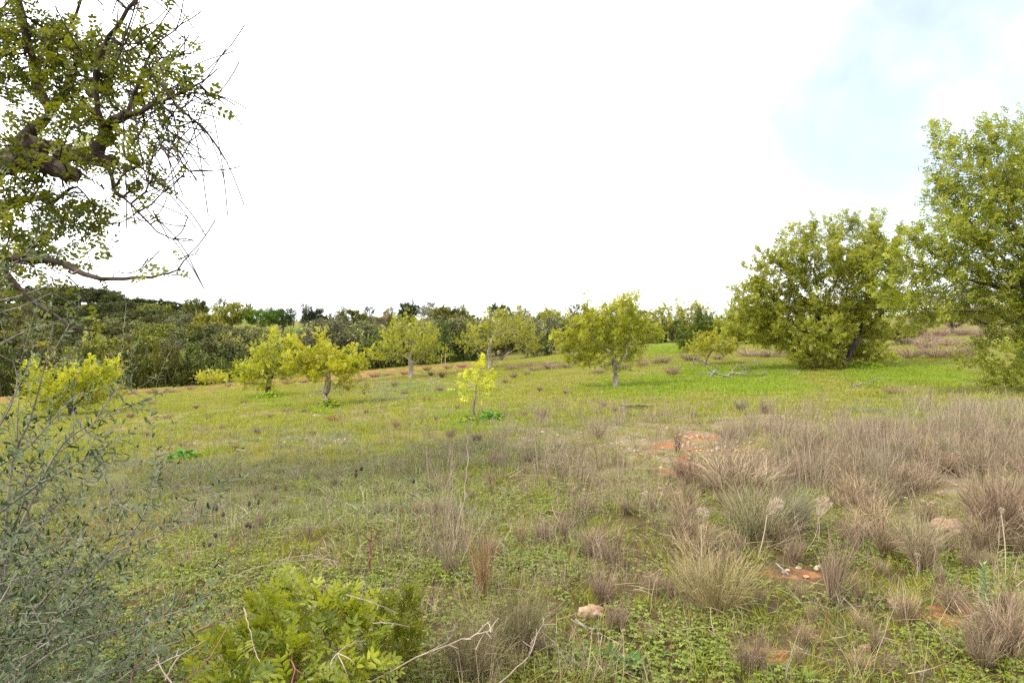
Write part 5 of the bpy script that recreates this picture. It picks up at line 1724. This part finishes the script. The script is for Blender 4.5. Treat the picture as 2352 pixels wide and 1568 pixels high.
# ------------------------------------------------------------------ broad-leaved plants in front
for u, v, n, L, lab in ((1338, 1532, 6, 52, 'glossy dark green bulb leaves, the left one of three rosettes below the rock'), (1402, 1532, 8, 58, 'glossy bulb leaves in the middle of three rosettes below the rock'), (1456, 1546, 8, 60, 'glossy bulb leaves nearest the bottom edge, last of three rosettes below the rock'), (1850, 1566, 5, 46, 'fresh pale green rosette at the bottom edge'), (1755 - 0, 1352, 6, 30, 'small pale leafy rosette at the foot of the wide tan broom')):
    b = hit(u, v)
    t = thing('squill_plant', lab, 'plant', b)
    Lw = L * b[1] / FPX
    for k_ in range(n):
        a = k_ * 6.28 / n + srs.uniform(-.3, .3)
        el = srs.uniform(.6, 1.2)
        s = np.linspace(0, 1, 6)
        ln = Lw * srs.uniform(.8, 1.2)
        cx = np.stack([np.cos(a) * np.cos(el) * s * ln + np.cos(a) * s ** 2 * ln * .25, np.sin(a) * np.cos(el) * s * ln + np.sin(a) * s ** 2 * ln * .25, np.sin(el) * s * ln - s ** 2.5 * ln * .25], -1)
        wd = ln * .12 * np.sin(np.clip(s * .9 + .12, 0, 1) * PI) ** .7 + .001
        sd = np.array((-math.sin(a), math.cos(a), 0))
        v_ = np.concatenate([np.stack([cx + sd * wd[:, None] + (0, 0, .2) * wd[:, None], cx, cx - sd * wd[:, None] + (0, 0, .2) * wd[:, None]], 1).reshape(-1, 3)])
        i = np.arange(5)[:, None] * 3
        f_ = np.concatenate([i + np.array((0, 1, 4, 3)), i + np.array((1, 2, 5, 4))])
        obj('leaf', mesh('leaf', v_, [f_], M['squill'] if u < 1500 else M['clover'], tint=np.full(len(v_), srs.random()), smooth_=True), t)
b = hit(2256, 1440)
t = thing('leafy_stalk', 'grey-green leafy upright stalk standing left of the dark brown tussock', 'plant', b)
hgt = 145 * b[1] / FPX
w = Wood()
w.chain([(0, 0, -.02), (.01, 0, hgt * .5), (0, 0, hgt)], [.006, .005, .003], 6)
v, f = w.get()
obj('stem', mesh('stem', v, [f], M['spurge'], tint=np.full(len(v), .4)), t)
tv, tf = leaf_t(1, .42, .2, .3)
n = 44
z_ = np.linspace(.12, 1.0, n) * hgt
aa = np.arange(n) * 2.4
X = np.stack([np.cos(aa), np.sin(aa), np.interp(z_, [0, hgt], [.1, 1.6])], -1)
for k_ in range(n):
    vv, ff = place(tv, tf, np.array([(0, 0, z_[k_])]), X[k_:k_ + 1], np.array([(0, 0, 1.0)]) + X[k_:k_ + 1] * -.3, np.array([np.interp(z_[k_], [0, hgt * .8, hgt], [.06, .045, .03])]))
    obj('leaf', mesh('leaf', vv, [ff], M['spurge'], tint=np.full(len(vv), srs.uniform(.2, .8))), t)


def weed_patch(u, v, ru, h, label, seed, mat='vivid'):
    rs = np.random.default_rng(seed)
    b = hit(u, v)
    R_ = ru * b[1] / FPX
    n = 420
    a, q = rs.random(n) * 6.28, np.sqrt(rs.random(n))
    x, y = q * np.cos(a) * R_, q * np.sin(a) * R_ * 1.1
    z = rs.random(n) * h * (1 - q ** 2 * .6) + H(x + b[0], y + b[1]) - b[2]
    tv, tf = leaf_t(.11, .075, .2, .2, fine=False)
    v_, f_ = place(tv, tf, np.stack([x, y, z], -1), rs.normal(0, 1, (n, 3)) * (1, 1, .3), rs.normal(0, .4, (n, 3)) + (0, 0, 1), rs.uniform(.6, 1.2, n))
    tag(obj('weed_patch', mesh('weed_patch', v_, [f_], M[mat], tint=np.repeat(rs.random(n), 4)), None, b), label, 'weeds')


weed_patch(1128, 966, 26, .16, 'mound of vivid green broad weeds at the foot of the yellow sapling', 1)
weed_patch(1075, 975, 24, .14, 'flatter patch of vivid green weeds left of the vivid mound', 2, 'lushgrass')
weed_patch(420, 1056, 28, .12, 'vivid green weed patch alone on the far left grass', 3)
weed_patch(757, 936, 22, .25, 'green weeds round the foot of the pale-trunked yellow tree', 4, 'lushgrass')
weed_patch(617, 914, 24, .25, 'green weeds round the foot of the dark-trunked yellow tree', 5, 'lushgrass')
weed_patch(1985, 845, 44, .3, 'lush green weeds under the shade of the great carob', 6, 'lushgrass')
#PART4
# ------------------------------------------------------------------ mastic shrub at the bottom edge
def leafy_shrub(name, label, cat, base, blobs, natt, D, tipr, R, tpl, nspray, leaf, bark, seed, up=.5, thin=.6, spread=.55, nst=6, off=.01, tcent=.5, group=None):
    rs = np.random.default_rng(seed)
    att = ellpts(blobs, natt, rs, .1)
    att = att[att[:, 2] > .03]
    pos, par = [np.array((0, 0, -.03))], [-1]
    for k in range(nst):
        a = k * 6.28 / nst + rs.uniform(-.4, .4)
        last = 0
        tip = np.array((math.cos(a) * rs.uniform(.05, .2), math.sin(a) * rs.uniform(.05, .2), rs.uniform(.1, .2)))
        for q in range(1, 4):
            pos.append(tip * q / 3)
            par.append(last)
            last = len(pos) - 1
    pos, par = grow(att, pos, par, D, D * 9, D * 1.4, 60, rs, (0, 0, .05), .25)
    r, ch, dr = skeleton(pos, par, tipr, R)
    t = thing(name, label, cat, base, group)
    wv, wf = wood_from(pos, par, r, ch, big=.004).get()
    obj('stems', mesh('stems', wv, [wf], M[bark], smooth_=True), t)
    fv, ff, tt = foliage(pos, dr, r, nspray, tpl, 1.0, rs, tipr + (R - tipr) * thin * .3, up=up, spread=spread, off=off, tcent=tcent, jitter_tint=.2)
    obj('foliage', mesh('foliage', fv, [ff], M[leaf], tint=tt), t)
    return t


mb = np.array((P(690, 740, 2.75)[0], 2.75, float(H(P(690, 740, 2.75)[0], 2.75)[0])))


def bw(lst, d, base):
    out = []
    for u, v, ru, rv, dd in lst:
        c = P(u, v, d + dd) - base
        out.append((c, (ru * d / FPX, max(ru, rv) * d / FPX * .8, rv * d / FPX), 1.0))
    return out


mt = spray_t(.088, 4, .038, .0145, fine=True, ang=52)
leafy_shrub('mastic_shrub', 'bright yellow-green mastic shrub with red-brown twigs at the bottom edge', 'shrub', mb,
            bw([(690, 1475, 150, 44, 0), (610, 1440, 80, 34, .1), (590, 1530, 110, 60, -.1), (770, 1510, 110, 56, -.1), (730, 1425, 80, 28, .1), (820, 1450, 60, 26, .1), (490, 1560, 80, 30, 0), (780, 1375, 12, 40, .15), (640, 1395, 18, 26, .1), (870, 1520, 50, 50, .05), (690, 1560, 190, 50, -.2), (545, 1460, 46, 34, 0), (700, 1450, 180, 80, .05)], 2.7, mb),
            560, .06, .0019, .012, mt, 400, 'mastic', 'redtwig', 501, up=.55, tcent=.5)
cb = np.array((P(900, 740, 2.95)[0], 2.95, float(H(P(900, 740, 2.95)[0], 2.95)[0])))
leafy_shrub('mastic_sprig', 'darker olive-green small shrub filling the gap between the mastic and the broom', 'shrub', cb,
            bw([(905, 1440, 50, 60, 0), (940, 1390, 36, 40, .1), (870, 1520, 50, 50, 0)], 2.9, cb), 240, .05, .0012, .008, spray_t(.07, 4, .024, .009, fine=True, ang=50), 260, 'carob_fg', 'redtwig', 502, up=.6, tcent=.6)

# ------------------------------------------------------------------ wild olive at the left edge
ob = np.array((P(-40, 740, 2.7)[0], 2.7, float(H(P(-40, 740, 2.7)[0], 2.7)[0])))
ot = thing('wild_olive_bush', 'silvery grey wild olive bush with straight pale shoots at the left edge', 'shrub', ob)
ors = np.random.default_rng(611)
ow = Wood()
LP, LX, LZ, LS = [], [], [], []


def olive_twig(pts, r0, r1, leaves=True, l0=.15, step=.022, ls=1.0):
    q = smooth_line(np.asarray(pts), max(8, int(np.linalg.norm(pts[-1] - pts[0]) / .05)))
    ow.chain(q - ob, np.linspace(r0, r1, len(q)) * .72, 5)
    if leaves:
        seg = np.linalg.norm(np.diff(q, axis=0), axis=1)
        s = np.concatenate([[0], np.cumsum(seg)])
        x = s[-1] * l0
        k = 0
        while x < s[-1]:
            if ors.random() < .82:
                p = np.array([np.interp(x, s, q[:, i]) for i in range(3)])
                j = min(np.searchsorted(s, x), len(q) - 1)
                td = unit(q[j] - q[max(j - 1, 0)])
                pr = unit(np.cross(td, ors.normal(size=3)))
                for sg in (-1, 1):
                    if ors.random() < .85:
                        LP.append(p)
                        LX.append(unit(td * ors.uniform(.35, 1.0) + sg * pr))
                        LZ.append(td * .5 + ors.normal(0, .4, 3) + (0, 0, .5))
                        LS.append(ls * ors.uniform(.6, 1.25) * (1 - .35 * x / s[-1]))
            x += step * ors.uniform(.7, 1.4)
            k += 1
        for _ in range(3):
            LP.append(q[-1]); LX.append(unit(unit(q[-1] - q[-2]) + ors.normal(0, .35, 3))); LZ.append(ors.normal(0, .5, 3) + (0, 0, 1)); LS.append(.7 * ls)
    return q


def sub_twigs(q, n, lmin, lmax, up=.25, r=.0016, lo=.2):
    for _ in range(n):
        i = ors.integers(int(len(q) * lo) + 1, len(q))
        td = unit(q[i] - q[i - 1])
        dv = unit(td * .9 + ors.normal(0, .55, 3) + np.array((.15, 0, up)))
        L = ors.uniform(lmin, lmax)
        olive_twig(np.array([q[i], q[i] + dv * L * .5 + ors.normal(0, .01, 3), q[i] + dv * L + np.array((0, 0, .02))]), r, r * .5, l0=.08)


stems = [
    ([(-10, 1500, 2.6), (10, 1250, 2.6), (30, 1060, 2.6), (70, 960, 2.6), (100, 850, 2.6), (124, 739, 2.6)], .010, .0025, 7),
    ([(100, 850, 2.6), (130, 795, 2.62), (156, 750, 2.65)], .004, .002, 2),
    ([(-60, 1450, 2.5), (60, 1180, 2.5), (130, 1040, 2.5), (188, 985, 2.5), (286, 938, 2.5), (396, 890, 2.5)], .008, .0018, 9),
    ([(130, 1040, 2.5), (190, 1000, 2.45), (237, 938, 2.45), (270, 880, 2.45), (286, 862, 2.45)], .004, .002, 4),
    ([(-60, 820, 2.4), (0, 790, 2.4), (60, 760, 2.42), (120, 745, 2.45)], .005, .002, 2),
    ([(-80, 745, 2.4), (0, 718, 2.4), (60, 700, 2.4), (118, 672, 2.4)], .0045, .002, 2),
    ([(-80, 705, 2.35), (0, 690, 2.35), (70, 672, 2.4), (150, 636, 2.4), (245, 585, 2.45)], .0045, .0015, 3),
    ([(-60, 700, 2.3), (20, 630, 2.3), (70, 570, 2.32), (112, 510, 2.35)], .005, .002, 4),
    ([(-60, 640, 2.3), (40, 600, 2.3), (90, 590, 2.3)], .004, .002, 3),
    ([(10, 1568, 2.3), (140, 1420, 2.35), (257, 1268, 2.4), (320, 1200, 2.4), (362, 1098, 2.4)], .009, .0018, 9),
    ([(257, 1268, 2.4), (350, 1235, 2.4), (456, 1186, 2.4)], .0045, .0015, 4),
    ([(180, 960, 2.7), (202, 1005, 2.7), (245, 1100, 2.6), (294, 1172, 2.5), (400, 1150, 2.5), (529, 1098, 2.5)], .004, .0013, 6),
    ([(-60, 1350, 2.7), (20, 1230, 2.7), (60, 1120, 2.7), (40, 1010, 2.7), (45, 900, 2.7)], .009, .002, 8),
    ([(-40, 1300, 2.5), (80, 1200, 2.5), (180, 1120, 2.5), (260, 1060, 2.55)], .006, .0018, 9),
    ([(-40, 1400, 2.5), (100, 1330, 2.5), (240, 1290, 2.5), (330, 1260, 2.5)], .006, .0018, 9),
    ([(20, 1568, 2.2), (150, 1480, 2.3), (290, 1440, 2.3), (420, 1400, 2.35), (470, 1370, 2.4)], .007, .0018, 10),
    ([(-20, 1520, 2.2), (80, 1400, 2.25), (160, 1300, 2.3), (190, 1210, 2.35)], .007, .0018, 9),
    ([(60, 1600, 2.2), (180, 1560, 2.25), (320, 1530, 2.3), (400, 1500, 2.3)], .006, .0018, 9),
    ([(-60, 1480, 2.3), (20, 1350, 2.35), (70, 1240, 2.4), (150, 1150, 2.4)], .007, .0018, 9),
    ([(-60, 1050, 2.5), (10, 960, 2.5), (40, 880, 2.5), (30, 830, 2.5)], .006, .002, 6),
    ([(-60, 1100, 2.45), (60, 1030, 2.45), (150, 930, 2.5), (192, 900, 2.5)], .006, .002, 6),
    ([(-30, 1200, 2.4), (90, 1110, 2.4), (200, 1050, 2.4), (240, 1010, 2.4)], .006, .002, 7),
]
for pts, r0, r1, ns in stems:
    hi = pts[-1][1] < 800
    q = olive_twig(px_line(pts), r0, r1, l0=.3 if hi else .15, step=.034 if hi else .02, ls=1.1)
    sub_twigs(q, min(ns, 3) if hi else ns, .06 if hi else .08, .16 if hi else .28)
for k_ in range(420):                       # the dense lower body
    u, v = ors.uniform(-180, 400), ors.uniform(1120, 1640)
    if u > -20 + (v - 1080) * .64 or ors.random() > .15 + (v - 1080) / 420:
        continue
    a = P(u, v, ors.uniform(2.2, 2.95))
    dv = unit(np.array((ors.normal(.5, .6), ors.normal(0, .5), ors.normal(.35, .45))))
    L = ors.uniform(.16, .4)
    q = olive_twig(np.array([a, a + dv * L * .5 + ors.normal(0, .02, 3), a + dv * L]), .003, .0013, l0=.05)
    sub_twigs(q, 2, .06, .18)
for k_ in range(10):
    u, v = ors.uniform(-200, 30), ors.uniform(980, 1200)
    a = P(u, v, ors.uniform(2.3, 2.95))
    dv = unit(np.array((ors.normal(.4, .6), ors.normal(0, .5), ors.normal(.5, .4))))
    L = ors.uniform(.15, .35)
    olive_twig(np.array([a, a + dv * L * .5, a + dv * L]), .003, .0013, l0=.05)
for k_ in range(9):                         # main stems down to the root
    e = P(ors.uniform(-120, 60), ors.uniform(1050, 1350), ors.uniform(2.4, 2.8))
    olive_twig(np.array([ob + (ors.normal(0, .08), ors.normal(0, .08), -.03), (ob + e) / 2 + ors.normal(0, .05, 3), e]), .014, .006, leaves=False)
wv, wf = ow.get()
obj('stems', mesh('stems', wv, [wf], M['olivetwig'], smooth_=True), ot)
tv, tf = leaf_t(.036, .0100, .18, .18, fine=True)
lv, lf = place(tv, tf, np.array(LP) - ob, np.array(LX), np.array(LZ), np.array(LS))
lt = np.repeat(np.clip(ors.normal(.45, .28, len(LP)), 0, 1), len(tv))
obj('foliage', mesh('foliage', lv, [lf], M['olive'], tint=lt), ot)

# ------------------------------------------------------------------ the old carob overhanging from the left
trs = np.random.default_rng(801)
TB = at(-420, 6.6)
limbs = [
    # (parent limb, points) in photo measure at their own depth
    (None, [(-420, 900, 6.6), (-400, 700, 6.6), (-330, 540, 6.6), (-200, 450, 6.5), (-60, 400, 6.4), (60, 370, 6.3), (120, 385, 6.3), (168, 400, 6.25)], .13, .075),
    (0, [(-60, 400, 6.4), (60, 340, 6.5), (140, 352, 6.5), (200, 362, 6.5), (262, 368, 6.5)], .08, .062),
    (1, [(225, 362, 6.5), (228, 330, 6.5), (246, 290, 6.5), (283, 267, 6.45)], .075, .045),
    (2, [(246, 292, 6.5), (226, 262, 6.45), (222, 200, 6.4), (228, 130, 6.35), (250, 88, 6.3), (285, 40, 6.3), (325, -15, 6.3), (370, -70, 6.3)], .036, .016),
    (2, [(268, 275, 6.45), (320, 252, 6.3), (377, 228, 6.2), (435, 200, 6.1), (480, 172, 6.05), (507, 156, 6.0)], .030, .005),
    (4, [(330, 248, 6.3), (350, 232, 6.25), (364, 236, 6.2), (400, 270, 6.15), (410, 330, 6.1), (420, 390, 6.1), (448, 425, 6.1)], .02, .004),
    (0, [(-20, 388, 6.4), (70, 305, 6.6), (119, 250, 6.7), (160, 193, 6.75), (176, 152, 6.75), (222, 112, 6.8)], .075, .02),
    (6, [(119, 250, 6.7), (100, 220, 6.75), (82, 164, 6.8), (62, 90, 6.8), (41, 0, 6.8), (30, -80, 6.8)], .05, .03),
    (6, [(150, 210, 6.7), (185, 120, 6.75), (150, 90, 6.7), (180, 30, 6.7), (195, -30, 6.7)], .022, .012),
    (1, [(250, 368, 6.5), (262, 427, 6.4), (290, 455, 6.3), (316, 480, 6.25), (345, 522, 6.2), (386, 550, 6.15), (435, 551, 6.1), (470, 527, 6.1)], .022, .004),
    (9, [(316, 480, 6.25), (350, 470, 6.25), (372, 440, 6.25), (410, 412, 6.2), (450, 405, 6.2), (482, 402, 6.2)], .012, .003),
    (0, [(-330, 540, 6.6), (-150, 560, 6.3), (-20, 590, 6.1), (100, 600, 6.0), (205, 632, 5.9), (308, 641, 5.85), (400, 620, 5.8), (457, 573, 5.8)], .07, .005),
    (11, [(-20, 590, 6.1), (30, 640, 5.9), (81, 693, 5.8), (132, 728, 5.75), (188, 755, 5.7), (234, 758, 5.7), (282, 735, 5.7)], .03, .004),
    (0, [(-250, 480, 6.6), (-120, 470, 6.8), (0, 470, 6.9), (60, 455, 6.9), (110, 470, 6.9), (150, 520, 6.9)], .10, .02),
    (4, [(300, 258, 6.35), (320, 180, 6.4), (350, 110, 6.4), (400, 70, 6.4), (448, 25, 6.4)], .025, .005),
    (0, [(-330, 540, 6.6), (-300, 300, 6.9), (-200, 100, 7.0), (-100, -60, 7.0)], .14, .05),
    (0, [(-400, 700, 6.6), (-520, 450, 6.9), (-620, 250, 7.0)], .14, .05),
    (3, [(228, 130, 6.35), (270, 100, 6.4), (330, 60, 6.4), (385, 20, 6.4)], .018, .005),
    (4, [(377, 228, 6.2), (430, 260, 6.2), (460, 290, 6.2), (480, 300, 6.15)], .015, .004),
    (13, [(110, 470, 6.9), (170, 430, 6.8), (220, 470, 6.7), (290, 500, 6.6)], .02, .005),
]
lpos, lpar, lrad = [np.array(TB) - TB - (0, 0, .15)], [-1], [.30]
index = {}
for li, (pl_, pts, r0, r1) in enumerate(limbs):
    q = px_line(pts) - TB
    if li == 0:
        q = np.concatenate([[(0, 0, .0)], q[1:]])
    n = max(6, int(np.linalg.norm(np.diff(q, axis=0), axis=1).sum() / .12))
    q = smooth_line(q, n)
    q[1:] += trs.normal(0, .012, (n - 1, 3))
    if pl_ is None:
        last = 0
        st = 0
    else:
        cand = index[pl_]
        dd = [np.linalg.norm(lpos[i] - q[0]) for i in cand]
        last = cand[int(np.argmin(dd))]
        st = 1
    ids = [last]
    for k in range(st, n):
        lpos.append(q[k])
        lpar.append(last)
        lrad.append((r1 + (r0 - r1) * (1 - k / (n - 1)) ** (1.0 if li in (0, 1) else 1.5)) * (1 + trs.normal(0, .07)))
        last = len(lpos) - 1
        ids.append(last)
    index[li] = ids
nlimb = len(lpos)
cb_ = [(10, 365, 90, 60, 5.9, .9), (60, 110, 110, 120, 6.8, 1.3), (170, 170, 110, 110, 6.7, 1.1), (300, 140, 100, 90, 6.4, .8), (400, 205, 90, 50, 6.2, .8), (320, 320, 60, 60, 6.3, .6), (410, 290, 50, 30, 6.2, .4), (110, 320, 120, 80, 6.6, 1.2), (240, 250, 100, 70, 6.4, .7),
       (20, 610, 70, 50, 5.9, 1.2), (330, 625, 60, 26, 5.85, .5), (420, 600, 40, 24, 5.8, .3), (60, 520, 110, 110, 6.4, 1.2), (170, 490, 90, 60, 6.5, .9), (290, 410, 80, 60, 6.3, .6), (370, 420, 50, 40, 6.2, .4), (150, 360, 100, 40, 6.0, .7), (140, 600, 100, 40, 6.0, .8), (330, 490, 60, 40, 6.2, .2), (350, 320, 60, 40, 6.2, .35), (90, 670, 90, 44, 5.9, .9), (200, 740, 44, 26, 5.75, .6), (275, 620, 26, 22, 5.9, .5),
       (-200, 100, 200, 200, 7, 1.0), (-300, 400, 180, 200, 7, 1.0), (-100, -150, 220, 120, 6.9, 1.0), (200, -110, 160, 90, 6.5, .6), (-100, 600, 120, 120, 6.4, 1.0), (400, 60, 50, 40, 6.4, .3), (410, 120, 40, 40, 6.3, .3)]
BB = []
for u, v, ru, rv, dd, wt_ in cb_:
    BB.append((P(u, v, dd) - TB, (ru * dd / FPX, max(ru, rv) * dd / FPX * .75, rv * dd / FPX), wt_))
att = np.concatenate([ellpts(BB, 2600, trs, .05), ellpts([q_ for q_, c_ in zip(BB, cb_) if c_[0] > 150], 1700, trs, .05)])
pos, par = grow(att, lpos, lpar, .09, 1.1, .12, 60, trs, (0, 0, -.05), .3)
# bare whippy twigs drooping on the open side
r0_ok = (np.arange(len(pos)) >= nlimb) | (trs.random(len(pos)) < .25)
uu, vv_ = UV(pos + TB)
ends = np.where((r0_ok) & (uu > -60) & (uu < 480) & (vv_ > -60))[0]
pl_, ql_, n0 = [pos], [par], len(pos)
pw = 1 + 1.8 * (uu[ends] > 250) + 3.0 * ((uu[ends] > 330) & (vv_[ends] > 200))
for e in trs.choice(ends, min(330, len(ends)), p=pw / pw.sum()):
    dv = unit(np.array((.9 + trs.normal(0, .4), trs.normal(0, .5), trs.normal(-.1, .55))))
    k = trs.integers(4, 10) if uu[e] > 230 else trs.integers(3, 7)
    s = np.arange(1, k + 1)
    sag = trs.normal(-.001, .005)
    pl_.append(pos[e] + dv * (s * .055)[:, None] + np.outer(s ** 2, (0, 0, sag)) + np.cumsum(np.cumsum(trs.normal(0, .0032, (k, 3)), 0), 0))
    ql_.append(np.concatenate([[e], np.arange(n0, n0 + k - 1)]))
    n0 += k
nb = len(pos)
pos, par = np.concatenate(pl_), np.concatenate(ql_)
r, ch, dr = skeleton(pos, par, .0042, .2)
r[:nlimb] = np.minimum(np.maximum(np.array(lrad), .004), np.maximum(np.array(lrad), .004))
kids = np.arange(len(pos)) >= nlimb
r[kids] = np.minimum(r[kids], .014)
r[nb:] = .0062
ct_ = thing('overhanging_carob_tree', 'old gnarled carob leaning in from the left with thick sawn limbs and hanging twigs', 'tree', TB)
wv, wf = wood_from(pos, par, r, ch).get()
obj('trunk', mesh('trunk', wv, [wf], M['foredark'], smooth_=True), ct_)
wgt = np.zeros(len(pos))
for c, rd, wt_ in BB:
    q = (((pos - c) / np.array(rd)) ** 2).sum(1)
    wgt = np.maximum(wgt, wt_ * (q < 1.3))
wgt[nb:] = wgt[nb:] * np.where(UV(pos[nb:] + TB)[0] > 250, .13, .4)
wgt[r > .022] = 0
wgt[:nlimb] *= .6
fg_t = spray_t(.115, 3, .045, .029, fine=True, ang=65)
fv, ff, tt = foliage(pos, dr, r, 4900, fg_t, 1.0, trs, .022, up=.15, spread=.6, off=.03, weights=wgt, tcent=.5)
obj('crown', mesh('crown', fv, [ff], M['carob_fg'], tint=tt), ct_)

# ------------------------------------------------------------------ labels by neighbours
MARKS = {
    'wood': [('the leftmost yellow tree', 170, 860), ('the two joined pine domes', 622, 735), ('the grassy brow', 520, 728), ('the red roof', 892, 745), ('the gnarled bare tree', 762, 770), ('the light crooked-trunked tree', 525, 800),
             ('the leaning-trunked yellow tree', 617, 830), ('the straight-trunked tree', 942, 800), ('the fan-limbed tree', 1125, 800), ('the broad mid-field tree', 1400, 790), ('the pale leafless tree', 408, 820), ('the crooked-trunked yellow tree', 757, 840),
             ('the light green hillside shrub', 250, 775), ('the dark wooded ridge', 230, 720), ('the round-headed skyline tree', 937, 735), ('the great carob', 1940, 760), ('the low yellow bush', 492, 850), ('the dark domed skyline tree', 722, 740), ('the broad skyline tree', 1150, 745), ('the wild olive shoots', 30, 800), ('the edge carob', 2250, 760)],
    'field': [('the leaning-trunked yellow tree', 617, 911), ('the crooked-trunked yellow tree', 757, 931), ('the straight-trunked tree', 942, 868), ('the fan-limbed tree', 1125, 846), ('the broad mid-field tree', 1413, 888), ('the yellow sapling', 1088, 958), ('the leftmost yellow tree', 170, 952),
              ('the low yellow bush', 492, 884), ('the small low tree', 1622, 838), ('the great carob', 1940, 842), ('the branch tangle', 1720, 868), ('the far green weed patch', 420, 1056), ('the pale stick', 553, 1038), ('the edge carob', 2260, 840)],
    'heath': [('the pale orange rock', 1357, 1410), ('the large weathered rock', 2180, 1210), ('the bushy grey-green broom', 1192, 1450), ('the wide tan broom', 1640, 1390), ('the upright dried umbel', 1608, 1270), ('the leaning dried umbel', 1745, 1210), ('the red earth scar', 1600, 1040), ('the leafy stalk', 2256, 1420),
              ('the narrow pinkish tussock', 1912, 1370), ('the bulb leaf rosettes', 1400, 1530), ('the mastic shrub', 690, 1300), ('the tall bowing stalk', 1033, 1290), ('the thistle stalk', 846, 1300), ('the vivid green weeds', 1110, 975), ('the blue-grey shrub pair', 1190, 1064), ('the small orange stone', 1722, 1510), ('the low orange-brown stone', 1988, 1490),
              ('the front corner tussock', 2310, 1510), ('the edge carob', 2330, 960), ('the pale mauve cushion', 1770, 990), ('the stone on red earth', 2160, 1142), ('the olive twig tips', 500, 1170), ('the far green weed patch', 420, 1056), ('the grey tussock pair', 1730, 950), ('the white forked stalk', 1880, 1200), ('the brown heath clump', 1690, 1140)],
}
bpy.context.view_layer.update()
name_by_neighbours(MARKS, 2.2)
